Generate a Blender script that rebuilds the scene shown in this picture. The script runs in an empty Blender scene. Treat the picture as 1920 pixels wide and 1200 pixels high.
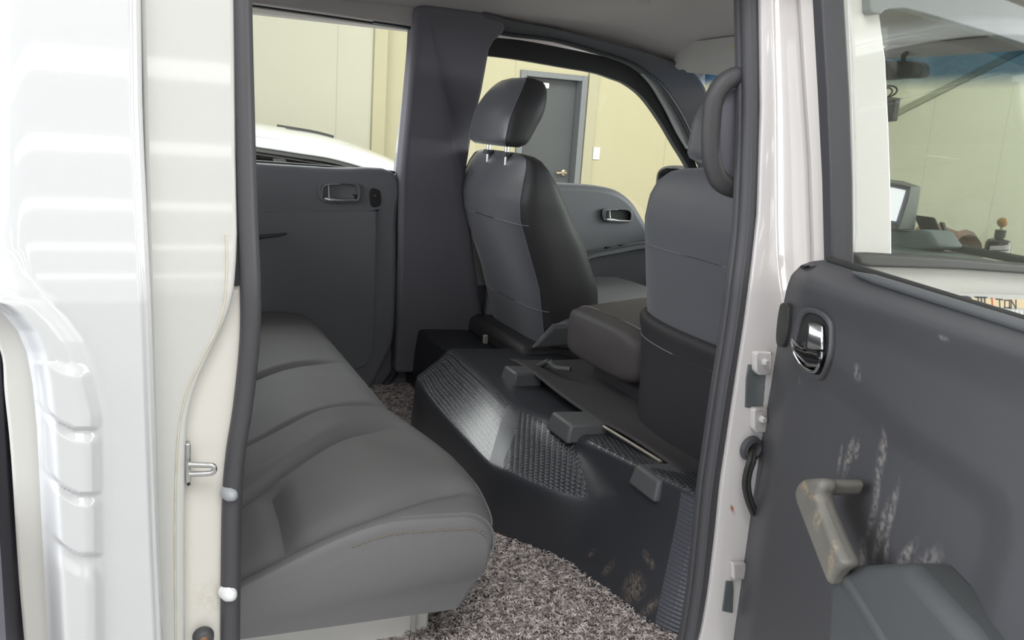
import bpy, bmesh, math, random
from math import sin, cos, radians, pi, sqrt, exp
from mathutils import Vector, Matrix, noise

random.seed(7)
SC = bpy.context.scene
COL = SC.collection

# ------------------------------------------------------------------ camera
F = 1650.0
YAW, PITCH, ROLL = radians(24.5), radians(12.4), radians(4.0)
CAM = Vector((0.0, -0.95, 1.50))
FW = Vector((sin(YAW) * cos(PITCH), cos(YAW) * cos(PITCH), -sin(PITCH)))
_r0 = Vector((cos(YAW), -sin(YAW), 0.0))
_u0 = _r0.cross(FW)
RT = _r0 * cos(ROLL) + _u0 * sin(ROLL)
UP = _u0 * cos(ROLL) - _r0 * sin(ROLL)
cam_d = bpy.data.cameras.new('camera')
cam_d.sensor_width = 36.0
cam_d.lens = F / 1920.0 * 36.0
cam_d.clip_start = 0.02
cam = bpy.data.objects.new('camera', cam_d)
COL.objects.link(cam)
M4 = Matrix(((RT.x, UP.x, -FW.x, CAM.x), (RT.y, UP.y, -FW.y, CAM.y), (RT.z, UP.z, -FW.z, CAM.z), (0, 0, 0, 1)))
cam.matrix_world = M4
SC.camera = cam

# ------------------------------------------------------------------ light, exposure
SC.view_settings.view_transform = 'Standard'
SC.view_settings.look = 'None'
SC.view_settings.gamma = 1.0
SC.view_settings.exposure = -0.35
SC.view_settings.use_curve_mapping = False
W = bpy.data.worlds.new('world')
SC.world = W
W.use_nodes = True
W.node_tree.nodes['Background'].inputs[0].default_value = (0.93, 0.96, 1.0, 1)
W.node_tree.nodes['Background'].inputs[1].default_value = 0.50


def area(name, loc, target, sx, sy, power, colr=(1, 1, 1)):
    d = bpy.data.lights.new(name, 'AREA')
    d.shape = 'RECTANGLE'
    d.size, d.size_y, d.energy, d.color = sx, sy, power, colr
    o = bpy.data.objects.new(name, d)
    COL.objects.link(o)
    o.location = loc
    o.rotation_euler = (Vector(target) - Vector(loc)).to_track_quat('-Z', 'Y').to_euler()
    return o


area('hall_lamp_light', (1.0, 3.6, 4.7), (1.0, 5.2, 0.0), 6.0, 1.0, 110, (1, 0.99, 0.96))
area('far_highlight_fill', (-0.5, 4.3, 3.8), (0.7, 1.0, 1.0), 3.8, 1.6, 210, (0.95, 0.97, 1.0))  # added light without a fixture, for highlights on seat backs and hump
area('overhead_key_fill', (-0.3, -2.7, 4.4), (0.5, 0.5, 0.9), 3.2, 1.8, 170, (0.99, 0.99, 1.0))  # added key from above, lifts the floor mat and bench top
area('side_key_fill', (-4.2, -3.4, 2.6), (0.9, 0.8, 1.0), 3.5, 2.6, 75, (0.97, 0.98, 1.0))  # added key from behind, brightens seat backs and the open door trim
area('front_door_fill', (3.6, -5.5, 2.6), (1.4, 0.0, 1.1), 4.0, 2.6, 100, (0.98, 0.98, 1.0))  # unseen fill, added to brighten the near front door
area('rear_window_fill', (-4.5, 1.0, 2.4), (1.0, 0.9, 1.3), 5.0, 3.0, 520, (0.92, 0.95, 1.0))  # added fill through the rear window for the front seat backs
area('front_bay_lamp_light', (5.0, 3.0, 4.6), (8.0, 5.0, 0.5), 4.0, 2.0, 380, (1, 0.99, 0.96))
area('windshield_fill', (6.0, -1.0, 2.4), (1.2, 0.8, 1.3), 3.0, 2.4, 330, (0.97, 0.98, 1.0))  # added fill through the windshield, lifts dash and headliner


# ------------------------------------------------------------------ helpers
def S(r, g, b):
    def f(c):
        c = c / 255.0
        return c / 12.92 if c <= 0.04045 else ((c + 0.055) / 1.055) ** 2.4
    return (f(r), f(g), f(b), 1.0)


def ray(px, py):
    return FW + RT * ((px - 960.0) / F) - UP * ((py - 600.0) / F)


def at(px, py, X=None, Y=None, Z=None):
    d = ray(px, py)
    if X is not None:
        t = (X - CAM.x) / d.x
    elif Y is not None:
        t = (Y - CAM.y) / d.y
    else:
        t = (Z - CAM.z) / d.z
    return CAM + d * t


def tumble(z):
    return max(0.0, z - 1.30) * 0.16


def skin(px, py, off=0.0):            # near body side
    y = off
    for _ in range(4):
        p = at(px, py, Y=y)
        y = tumble(p.z) + off
    return at(px, py, Y=y)


def far(px, py, off=0.0):             # far side inner face
    y = 1.56
    for _ in range(4):
        p = at(px, py, Y=y)
        y = 1.56 - tumble(p.z) + off
    return at(px, py, Y=y)


DO = at(1560, 487, Y=-0.075)
DO.z = 0.0
DN = Vector((-0.96, 0.28, 0.0)).normalized()
DU = Vector((-0.28, -0.96, 0.0)).normalized()


def dpt(px, py, off=0.0, lean=True):   # open rear door plane
    o = off
    p = None
    for _ in range(4):
        d = ray(px, py)
        t = ((DO + DN * o - CAM).dot(DN)) / d.dot(DN)
        p = CAM + d * t
        o = off + (tumble(p.z) if lean else 0)
    return p


def mirror(p):
    return Vector((p.x, 1.68 - p.y, p.z))


def V(*a):
    return Vector(a)


def spline(pts, k=6, closed=False):
    pts = [Vector(p) for p in pts]
    n = len(pts)
    out = []
    rng = n if closed else n - 1
    for i in range(rng):
        if closed:
            p0, p1, p2, p3 = pts[(i - 1) % n], pts[i], pts[(i + 1) % n], pts[(i + 2) % n]
        else:
            p0, p1, p2, p3 = pts[max(i - 1, 0)], pts[i], pts[i + 1], pts[min(i + 2, n - 1)]
        for j in range(k):
            t = j / k
            out.append(0.5 * ((2 * p1) + (p2 - p0) * t + (2 * p0 - 5 * p1 + 4 * p2 - p3) * t * t + (3 * p1 - p0 - 3 * p2 + p3) * t ** 3))
    if not closed:
        out.append(pts[-1])
    return out


def sp2(pts, k=6, closed=False):
    return [(p.x, p.y) for p in spline([(a, b, 0) for a, b in pts], k, closed)]


def interp(tab, y):
    if y <= tab[0][0]:
        return tab[0][1]
    for (a, va), (b, vb) in zip(tab, tab[1:]):
        if y <= b:
            return va + (vb - va) * (y - a) / (b - a)
    return tab[-1][1]


def sm(a, b, x):
    t = min(1.0, max(0.0, (x - a) / (b - a)))
    return t * t * (3 - 2 * t)


def empty(name, loc, label, cat, group=None):
    o = bpy.data.objects.new(name, None)
    COL.objects.link(o)
    o.location = loc
    o.empty_display_size = 0.05
    o['label'] = label
    o['category'] = cat
    if group:
        o['group'] = group
    return o


def put(o, parent):
    if parent is not None:
        o.parent = parent
        o.matrix_parent_inverse = Matrix.Translation(-Vector(parent.location)) if parent.type == 'EMPTY' else Matrix.Identity(4)


def obj(name, verts, faces, mat, parent=None, smooth=True, bevel=0, seg=3, sub=0, solid=0, soff=0, label=None, mats=None, fm=None, angle=35):
    me = bpy.data.meshes.new(name)
    me.from_pydata([tuple(v) for v in verts], [], faces)
    me.validate()
    bm = bmesh.new()
    bm.from_mesh(me)
    if not solid:
        bmesh.ops.recalc_face_normals(bm, faces=bm.faces)
    bm.to_mesh(me)
    bm.free()
    for m in (mats or [mat]):
        me.materials.append(m)
    if fm:
        for p, i in zip(me.polygons, fm):
            p.material_index = i
    if smooth:
        for p in me.polygons:
            p.use_smooth = True
    o = bpy.data.objects.new(name, me)
    COL.objects.link(o)
    if solid:
        md = o.modifiers.new('solid', 'SOLIDIFY')
        md.thickness = solid
        md.offset = soff
    if bevel:
        md = o.modifiers.new('bevel', 'BEVEL')
        md.width, md.segments = bevel, seg
        md.limit_method = 'ANGLE'
        md.angle_limit = radians(angle)
        md.harden_normals = False
    if sub:
        md = o.modifiers.new('sub', 'SUBSURF')
        md.levels = md.render_levels = sub
    if smooth and not sub:
        try:
            me.set_sharp_from_angle(angle=radians(50))
        except Exception:
            pass
    put(o, parent)
    if label:
        o['label'] = label
    return o


def tag(o, label, cat, group=None, kind=None):
    o['label'] = label
    o['category'] = cat
    if group:
        o['group'] = group
    if kind:
        o['kind'] = kind
    return o


def struct(o):
    o['kind'] = 'structure'
    return o


class G:
    """collects geometry of one mesh"""
    def __init__(s):
        s.v, s.f = [], []

    def add(s, v, f):
        k = len(s.v)
        s.v += [Vector(p) for p in v]
        s.f += [tuple(i + k for i in q) for q in f]
        return s

    def prism(s, pts, d):
        pts = [Vector(p) for p in pts]
        d = Vector(d)
        n = len(pts)
        f = [tuple(range(n)), tuple(range(2 * n - 1, n - 1, -1))]
        f += [(i, (i + 1) % n, n + (i + 1) % n, n + i) for i in range(n)]
        return s.add(pts + [p + d for p in pts], f)

    def box(s, a, b):
        (x0, y0, z0), (x1, y1, z1) = a, b
        return s.prism([(x0, y0, z0), (x1, y0, z0), (x1, y1, z0), (x0, y1, z0)], (0, 0, z1 - z0))

    def obox(s, c, ax, ay, az):       # oriented box: centre and half-axis vectors
        c, ax, ay, az = Vector(c), Vector(ax), Vector(ay), Vector(az)
        return s.prism([c - ax - ay - az, c + ax - ay - az, c + ax + ay - az, c - ax + ay - az], az * 2)

    def ring(s, outer, inner, d):     # frame between two outlines of equal count
        n = len(outer)
        d = Vector(d)
        o, i = [Vector(p) for p in outer], [Vector(p) for p in inner]
        v = o + i + [p + d for p in o] + [p + d for p in i]
        f = []
        for k in range(n):
            m = (k + 1) % n
            f += [(k, m, n + m, n + k), (2 * n + m, 2 * n + k, 3 * n + k, 3 * n + m), (k, 2 * n + k, 2 * n + m, m), (n + k, n + m, 3 * n + m, 3 * n + k)]
        return s.add(v, f)

    def band(s, a, b, d):             # open strip between two polylines, extruded
        n = len(a)
        a, b = [Vector(p) for p in a], [Vector(p) for p in b]
        d = Vector(d)
        v = a + b + [p + d for p in a] + [p + d for p in b]
        f = []
        for k in range(n - 1):
            m = k + 1
            f += [(k, m, n + m, n + k), (2 * n + m, 2 * n + k, 3 * n + k, 3 * n + m), (k, 2 * n + k, 2 * n + m, m), (n + k, n + m, 3 * n + m, 3 * n + k)]
        f += [(0, n, 3 * n, 2 * n), (n - 1, 3 * n - 1, 4 * n - 1, 2 * n - 1)]
        return s.add(v, f)

    def tube(s, path, r, n=10, ref=(0, 1, 0), rb=None, closed=False):
        """sweep an ellipse (r across, rb along ref) over a path"""
        path = [Vector(p) for p in path]
        m = len(path)
        ref = Vector(ref).normalized()
        v = []
        for i, p in enumerate(path):
            if closed:
                t = path[(i + 1) % m] - path[i - 1]
            else:
                t = path[min(i + 1, m - 1)] - path[max(i - 1, 0)]
            t.normalize()
            b = ref - t * ref.dot(t)
            if b.length < 1e-4:
                b = Vector((1, 0, 0)) - t * t.x
            b.normalize()
            a = t.cross(b)
            ra = r[i] if isinstance(r, (list, tuple)) else r
            rr = (rb[i] if isinstance(rb, (list, tuple)) else rb) if rb else ra
            for k in range(n):
                th = 2 * pi * k / n
                v.append(p + a * (ra * cos(th)) + b * (rr * sin(th)))
        f = []
        for i in range(m if closed else m - 1):
            j = (i + 1) % m
            for k in range(n):
                l = (k + 1) % n
                f.append((i * n + k, i * n + l, j * n + l, j * n + k))
        if not closed:
            f += [tuple(range(n - 1, -1, -1)), tuple(range((m - 1) * n, m * n))]
        return s.add(v, f)

    def loft(s, secs, cap=True):
        n = len(secs[0])
        v = [p for q in secs for p in q]
        f = []
        for i in range(len(secs) - 1):
            for k in range(n):
                l = (k + 1) % n
                f.append((i * n + k, i * n + l, (i + 1) * n + l, (i + 1) * n + k))
        if cap:
            for i, rev in ((0, True), (len(secs) - 1, False)):
                c = sum((Vector(p) for p in secs[i]), Vector()) / n
                ci = len(v)
                v.append(c)
                for k in range(n):
                    l = (k + 1) % n
                    f.append((i * n + l, i * n + k, ci) if rev else (i * n + k, i * n + l, ci))
        return s.add(v, f)

    def grid(s, nu, nv, fn):
        v = [fn(i / nu, j / nv) for j in range(nv + 1) for i in range(nu + 1)]
        f = []
        for j in range(nv):
            for i in range(nu):
                a = j * (nu + 1) + i
                f.append((a, a + 1, a + nu + 2, a + nu + 1))
        return s.add(v, f)

    def lathe(s, prof, c, ax=(0, 0, 1), n=24):
        ax = Vector(ax).normalized()
        e = ax.orthogonal().normalized()
        g = ax.cross(e)
        c = Vector(c)
        secs = [[c + ax * h + (e * cos(2 * pi * k / n) + g * sin(2 * pi * k / n)) * max(r, 1e-4) for k in range(n)] for r, h in prof]
        return s.loft(secs)

    def out(s, name, mat, parent=None, **k):
        return obj(name, s.v, s.f, mat, parent, **k)


# ------------------------------------------------------------------ materials
def material(name, col, rough=0.5, metal=0.0, bump=None, coat=0.0, spec=0.5, var=None, emit=None):
    m = bpy.data.materials.new(name)
    m.use_nodes = True
    nt = m.node_tree
    b = nt.nodes['Principled BSDF']
    b.inputs['Base Color'].default_value = col
    b.inputs['Roughness'].default_value = rough
    b.inputs['Metallic'].default_value = metal
    b.inputs['Coat Weight'].default_value = coat
    b.inputs['Coat Roughness'].default_value = 0.04
    b.inputs['Specular IOR Level'].default_value = spec
    tc = nt.nodes.new('ShaderNodeTexCoord')
    if var:                            # (scale, amount): slow tone variation
        nz = nt.nodes.new('ShaderNodeTexNoise')
        nz.inputs['Scale'].default_value = var[0]
        nz.inputs['Detail'].default_value = 5
        nt.links.new(tc.outputs['Object'], nz.inputs['Vector'])
        mx = nt.nodes.new('ShaderNodeMix')
        mx.data_type = 'RGBA'
        mx.inputs['A'].default_value = tuple(c * (1 - var[1]) for c in col[:3]) + (1,)
        mx.inputs['B'].default_value = tuple(min(1, c * (1 + var[1])) for c in col[:3]) + (1,)
        nt.links.new(nz.outputs['Fac'], mx.inputs['Factor'])
        nt.links.new(mx.outputs['Result'], b.inputs['Base Color'])
    if bump:                           # (scale, strength[, distance])
        nz = nt.nodes.new('ShaderNodeTexNoise')
        nz.inputs['Scale'].default_value = bump[0]
        nz.inputs['Detail'].default_value = 4
        nt.links.new(tc.outputs['Object'], nz.inputs['Vector'])
        bp = nt.nodes.new('ShaderNodeBump')
        bp.inputs['Strength'].default_value = bump[1]
        bp.inputs['Distance'].default_value = bump[2] if len(bump) > 2 else 0.001
        nt.links.new(nz.outputs['Fac'], bp.inputs['Height'])
        nt.links.new(bp.outputs['Normal'], b.inputs['Normal'])
    if emit:
        b.inputs['Emission Color'].default_value = emit[0]
        b.inputs['Emission Strength'].default_value = emit[1]
    return m


def add_marks(m, col, marks, amount=0.8, nscale=60.0):
    """stains and scuffs of their own shape: marks = (centre, (rx, ry, rz), rotation about x)"""
    nt = m.node_tree
    b = nt.nodes['Principled BSDF']
    tc = nt.nodes.new('ShaderNodeTexCoord')
    total = None
    for c, r, e in marks:
        mp = nt.nodes.new('ShaderNodeMapping')
        mp.vector_type = 'TEXTURE'
        mp.inputs['Location'].default_value = tuple(c)
        mp.inputs['Rotation'].default_value = e
        mp.inputs['Scale'].default_value = r
        nt.links.new(tc.outputs['Object'], mp.inputs['Vector'])
        ln = nt.nodes.new('ShaderNodeVectorMath')
        ln.operation = 'LENGTH'
        nt.links.new(mp.outputs['Vector'], ln.inputs[0])
        mr = nt.nodes.new('ShaderNodeMapRange')
        mr.inputs['From Min'].default_value = 1.0
        mr.inputs['From Max'].default_value = 0.3
        nt.links.new(ln.outputs['Value'], mr.inputs['Value'])
        if total is None:
            total = mr.outputs['Result']
        else:
            mx = nt.nodes.new('ShaderNodeMath')
            mx.operation = 'MAXIMUM'
            nt.links.new(total, mx.inputs[0])
            nt.links.new(mr.outputs['Result'], mx.inputs[1])
            total = mx.outputs[0]
    nz = nt.nodes.new('ShaderNodeTexNoise')
    nz.inputs['Scale'].default_value = nscale
    nz.inputs['Detail'].default_value = 6
    nt.links.new(tc.outputs['Object'], nz.inputs['Vector'])
    mr = nt.nodes.new('ShaderNodeMapRange')
    mr.inputs['From Min'].default_value = 0.38
    mr.inputs['From Max'].default_value = 0.62
    nt.links.new(nz.outputs['Fac'], mr.inputs['Value'])
    mu = nt.nodes.new('ShaderNodeMath')
    mu.operation = 'MULTIPLY'
    nt.links.new(total, mu.inputs[0])
    nt.links.new(mr.outputs['Result'], mu.inputs[1])
    m2 = nt.nodes.new('ShaderNodeMath')
    m2.operation = 'MULTIPLY'
    m2.inputs[1].default_value = amount
    nt.links.new(mu.outputs[0], m2.inputs[0])
    mx = nt.nodes.new('ShaderNodeMix')
    mx.data_type = 'RGBA'
    bc = b.inputs['Base Color']
    if bc.is_linked:
        src = bc.links[0].from_socket
        nt.links.new(src, mx.inputs['A'])
    else:
        mx.inputs['A'].default_value = bc.default_value
    mx.inputs['B'].default_value = col
    nt.links.new(m2.outputs[0], mx.inputs['Factor'])
    nt.links.new(mx.outputs['Result'], bc)


def glass(name, tint, gloss=0.08, band=None):
    m = bpy.data.materials.new(name)
    m.use_nodes = True
    nt = m.node_tree
    nt.nodes.clear()
    out = nt.nodes.new('ShaderNodeOutputMaterial')
    tr = nt.nodes.new('ShaderNodeBsdfTransparent')
    tr.inputs[0].default_value = tint
    gl = nt.nodes.new('ShaderNodeBsdfGlossy')
    gl.inputs['Roughness'].default_value = 0.02
    fr = nt.nodes.new('ShaderNodeFresnel')
    fr.inputs[0].default_value = 1.38
    mul = nt.nodes.new('ShaderNodeMath')
    mul.operation = 'MULTIPLY'
    mul.inputs[1].default_value = gloss * 10
    nt.links.new(fr.outputs[0], mul.inputs[0])
    mx = nt.nodes.new('ShaderNodeMixShader')
    nt.links.new(mul.outputs[0], mx.inputs[0])
    nt.links.new(tr.outputs[0], mx.inputs[1])
    nt.links.new(gl.outputs[0], mx.inputs[2])
    nt.links.new(mx.outputs[0], out.inputs[0])
    if band:                           # blue shade band along the top of a windshield
        z0, z1, colr = band
        tc = nt.nodes.new('ShaderNodeTexCoord')
        sx = nt.nodes.new('ShaderNodeSeparateXYZ')
        nt.links.new(tc.outputs['Object'], sx.inputs[0])
        mr = nt.nodes.new('ShaderNodeMapRange')
        mr.inputs['From Min'].default_value = z0
        mr.inputs['From Max'].default_value = z1
        nt.links.new(sx.outputs['Z'], mr.inputs['Value'])
        mc = nt.nodes.new('ShaderNodeMix')
        mc.data_type = 'RGBA'
        mc.inputs['A'].default_value = tint
        mc.inputs['B'].default_value = colr
        nt.links.new(mr.outputs['Result'], mc.inputs['Factor'])
        nt.links.new(mc.outputs['Result'], tr.inputs[0])
    return m


PAINT = material('white_paint', (0.555, 0.56, 0.565, 1), 0.35, coat=1.0)
JAMB = material('white_jamb_paint', (0.53, 0.525, 0.50, 1), 0.38, coat=0.6, var=(3.0, 0.04))
PILLAR = material('white_pillar_paint', (0.50, 0.475, 0.465, 1), 0.33, coat=0.8)
RUBBER = material('black_rubber', (0.056, 0.055, 0.061, 1), 0.55, bump=(300, 0.1))
TRIM = material('dark_plastic_trim', (0.190, 0.196, 0.217, 1), 0.52, bump=(900, 0.25))
DARK = material('charcoal_pillar_trim', (0.187, 0.178, 0.209, 1), 0.75, bump=(700, 0.25))
BLACK = material('black_frame', (0.024, 0.024, 0.023, 1), 0.6)
GLOSSRUB = material('glossy_weatherstrip', (0.04, 0.045, 0.055, 1), 0.3)
HEAD = material('grey_headliner', (0.594, 0.551, 0.542, 1), 0.95, bump=(500, 0.2))
LEATHER = material('black_leather', (0.119, 0.119, 0.139, 1), 0.40, coat=0.3, spec=0.8, bump=(420, 0.22, 0.0008), var=(8, 0.1))
LEATHER.node_tree.nodes['Principled BSDF'].inputs['Coat Roughness'].default_value = 0.32
LEATHER.node_tree.nodes['Principled BSDF'].inputs['Sheen Weight'].default_value = 0.35
LEATHER.node_tree.nodes['Principled BSDF'].inputs['Sheen Roughness'].default_value = 0.5
LEATHER_SIDE = material('black_vinyl', (0.041, 0.039, 0.043, 1), 0.55, bump=(420, 0.2, 0.0008))
BENCH = material('grey_worn_leather', (0.126, 0.126, 0.126, 1), 0.66, spec=0.25, bump=(380, 0.25, 0.0009), var=(6, 0.12))
BENCH_SIDE = material('grey_vinyl_skirt', (0.142, 0.140, 0.144, 1), 0.6, bump=(420, 0.2, 0.0008))
SEAM = material('seam_thread', (0.21, 0.21, 0.23, 1), 0.6)
STITCH = material('tan_stitching', (0.20, 0.165, 0.12, 1), 0.7)
CHROME = material('chrome', (0.86, 0.87, 0.88, 1), 0.2, metal=1.0)
STEEL = material('zinc_steel', (0.50, 0.50, 0.49, 1), 0.3, metal=1.0, var=(60, 0.2))
COVER = material('glossy_black_moulding', (0.038, 0.040, 0.046, 1), 0.36, bump=(300, 0.3, 0.0008))
GREYPL = material('grey_plastic', (0.095, 0.100, 0.103, 1), 0.5, bump=(600, 0.2))
MAT_RUB = material('matte_mat', (0.055, 0.050, 0.054, 1), 0.8, bump=(300, 0.3))
WHITEPL = material('white_plastic', (0.75, 0.75, 0.76, 1), 0.4)
DASHM = material('blue_grey_dash', (0.21, 0.25, 0.27, 1), 0.7, bump=(600, 0.2))
HANDLE = material('worn_grey_handle', (0.135, 0.128, 0.112, 1), 0.55, bump=(400, 0.3), var=(30, 0.25))
GLASS = glass('clear_glass', (0.97, 0.98, 0.96, 1), 0.02)
WGLASS = glass('windshield_glass', (0.88, 0.93, 0.87, 1), 0.02, (1.655, 1.690, S(70, 112, 150)))
TINT = glass('dark_car_glass', (0.30, 0.30, 0.29, 1), 0.12)


# ================================================================== SETTING
def wall_material(name, col, period=1.0, line=0.82):
    m = material(name, col, 0.55, var=(0.7, 0.03))
    nt = m.node_tree
    b = nt.nodes['Principled BSDF']
    tc = nt.nodes.new('ShaderNodeTexCoord')
    sx = nt.nodes.new('ShaderNodeSeparateXYZ')
    nt.links.new(tc.outputs['Object'], sx.inputs[0])
    ad = nt.nodes.new('ShaderNodeMath')
    nt.links.new(sx.outputs['X'], ad.inputs[0])
    nt.links.new(sx.outputs['Y'], ad.inputs[1])
    md = nt.nodes.new('ShaderNodeMath')
    md.operation = 'PINGPONG'
    md.inputs[1].default_value = period / 2
    nt.links.new(ad.outputs[0], md.inputs[0])
    lt = nt.nodes.new('ShaderNodeMath')
    lt.operation = 'LESS_THAN'
    lt.inputs[1].default_value = 0.006
    nt.links.new(md.outputs[0], lt.inputs[0])
    mx = nt.nodes.new('ShaderNodeMix')
    mx.data_type = 'RGBA'
    nt.links.new(b.inputs['Base Color'].links[0].from_socket, mx.inputs['A'])
    mx.inputs['B'].default_value = tuple(c * line for c in col[:3]) + (1,)
    nt.links.new(lt.outputs[0], mx.inputs['Factor'])
    nt.links.new(mx.outputs['Result'], b.inputs['Base Color'])
    return m


WALLM = wall_material('cream_panel_wall', (0.505, 0.495, 0.395, 1))
WALLG = wall_material('pale_yellow_panel_wall', (0.47, 0.435, 0.285, 1))
WALLF = wall_material('pale_front_wall', (0.70, 0.70, 0.60, 1))
FLOORM = material('grey_concrete', (0.42, 0.42, 0.41, 1), 0.5, var=(1.5, 0.15))
CEILM = material('white_ceiling', (0.72, 0.72, 0.70, 1), 0.8)
DOORGREY = material('grey_steel_door', (0.079, 0.084, 0.089, 1), 0.5, var=(3, 0.06))
FRAMEGREY = material('grey_door_frame', (0.189, 0.199, 0.210, 1), 0.5)
CASING = material('beige_casing', (0.420, 0.398, 0.277, 1), 0.6)

struct(G().box((-14, -34, -0.1), (9.6, 8.6, 0.0)).out('floor', FLOORM, smooth=False))
struct(G().box((-14, -34, 5.2), (9.6, 8.6, 5.3)).out('ceiling', CEILM, smooth=False))
struct(G().box((-14, 8.0, 0), (2.50, 8.4, 5.2)).out('wall_far', WALLM, smooth=False))
# the far wall beyond the pilaster, with the doorway left open
g = G().box((2.50, 8.06, 0), (4.00, 8.46, 5.2)).box((4.82, 8.06, 0), (9.0, 8.46, 5.2)).box((4.00, 8.06, 2.10), (4.82, 8.46, 5.2))
struct(g.out('wall_doorway', WALLG, smooth=False))
struct(G().box((9.0, -34, 0), (9.4, 8.46, 5.2)).out('wall_front', WALLF, smooth=False))
struct(G().box((2.36, 7.97, 0), (2.50, 8.06, 5.2)).out('trim_1', WALLG, smooth=False, bevel=0.01))
struct(G().box((4.83, 8.02, 0), (4.95, 8.08, 2.16)).out('trim_2', CASING, smooth=False, bevel=0.006))
STAIR = material('olive_stringer', (0.32, 0.34, 0.26, 1), 0.6)
a, b = at(1640, 232, X=8.97), at(1900, 100, X=8.97)
d = (b - a).normalized()
n_ = Vector((0, -d.z, d.y))
a2, b2 = a - d * 0.6, b + d * 4.0
struct(G().prism([a2 - n_ * 0.04, b2 - n_ * 0.04, b2 + n_ * 0.04, a2 + n_ * 0.04], (0.06, 0, 0)).out('trim_3', STAIR, smooth=False, bevel=0.01))

dr = struct(G().box((4.07, 8.16, 0.01), (4.75, 8.21, 2.04)).out('door_1', DOORGREY, smooth=False, bevel=0.006))
g = G().box((4.00, 8.03, 0), (4.07, 8.24, 2.10)).box((4.75, 8.03, 0), (4.82, 8.24, 2.10)).box((4.07, 8.031, 2.04), (4.75, 8.24, 2.099))
g.out('door_frame', FRAMEGREY, dr, smooth=False, bevel=0.004)
g = G().box((4.12, 8.10, 1.93), (4.38, 8.16, 1.99))
g.out('door_closer', WHITEPL, dr, bevel=0.01)
g = G().tube([(4.20, 8.12, 1.93), (4.24, 8.05, 1.88), (4.30, 8.13, 1.86)], 0.012)
g.out('closer_arm', WHITEPL, dr)
BRASS = material('satin_brass', (0.62, 0.52, 0.38, 1), 0.3, metal=0.9)
g = G().lathe([(0.0, 0), (0.035, 0), (0.035, 0.015), (0.014, 0.02), (0.014, 0.06), (0.0, 0.062)], (4.67, 8.16, 1.02), (0, -1, 0))
g.tube([(4.67, 8.105, 1.02), (4.62, 8.10, 1.02), (4.55, 8.105, 1.015)], 0.014)
g.out('door_handle', BRASS, dr)
o = G().box((4.97, 8.045, 1.19), (5.06, 8.06, 1.33)).out('light_switch', WHITEPL, bevel=0.006)
G().box((4.995, 8.038, 1.225), (5.035, 8.05, 1.295)).out('rocker', WHITEPL, o, bevel=0.003)
tag(o, 'white wall switch plate beside the grey steel door', 'light switch')

LAMPM = material('lamp_diffuser', (1, 1, 1, 1), 0.5, emit=((1, 0.99, 0.96, 1), 9.0))
LAMPB = material('lamp_body', (0.7, 0.7, 0.7, 1), 0.5)
for i, y in enumerate((-9.6, -13.0, -17.2, -22.0, -27.2)):
    r = empty('ceiling_lamp', (-1.0, y, 5.2), 'long white ceiling strip lamp mirrored as a bright band in the white quarter panel', 'lamp', 'ceiling strip lamps of the hall')
    G().box((-6.0, y - 0.35, 5.08), (4.5, y + 0.35, 5.2)).out('lamp_body', LAMPB, r, bevel=0.01)
    G().box((-5.95, y - 0.30, 5.06), (4.45, y + 0.30, 5.085)).out('diffuser', LAMPM, r, smooth=False)

# reddish-brown covered heap seen through the windshield, and the orange one by the far wing mirror
RED = material('faded_red_cover', (0.20, 0.105, 0.09, 1), 0.8, var=(4, 0.2))


def heap(name, px, z0, label, cat, colm):
    top = [at(x, y, X=8.5) for x, y in sp2(px, 4)]
    g = G()
    secs = []
    for t in range(0, 9):
        th = t / 8 * pi
        secs.append([Vector((p.x - 0.28 + 0.28 * cos(th), p.y, z0 + (p.z - z0) * max(0.02, sin(th) ** 0.4))) for p in top])
    n = len(top)
    v = [p for q in secs for p in q]
    f = [(i * n + k, i * n + k + 1, (i + 1) * n + k + 1, (i + 1) * n + k) for i in range(8) for k in range(n - 1)]
    g.add(v, f)
    o = g.out(name, colm, None)
    return tag(o, label, cat)


heap('tarp', [(1762, 440), (1775, 416), (1800, 424), (1830, 434), (1846, 431), (1853, 440)], 0.0, 'faded red cover over a heap, seen through the windshield behind the bottle', 'tarp', RED)

# ================================================================== NEIGHBOUR CAR
car = empty('parked_car', (0.3, 5.8, 0), 'white car parked between the truck and the cream wall', 'car')
top = sp2([(-2.2, 0.98), (-1.7, 1.16), (-1.1, 1.36), (-0.4, 1.425), (0.4, 1.41), (0.80, 1.378), (1.10, 1.348), (1.37, 1.315), (1.742, 1.217), (2.2, 1.03), (2.5, 0.93)], 5)


def car_sec(x, z, inset=0.0, drop=0.0):
    w = 0.66 - 0.05 * abs(x - 0.3) / 2.0 - inset
    pts = []
    for k in range(13):
        t = -1 + 2 * k / 12
        pts.append(Vector((x, 5.75 + w * t, z - drop - 0.07 * abs(t) ** 3.0)))
    return pts


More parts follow.
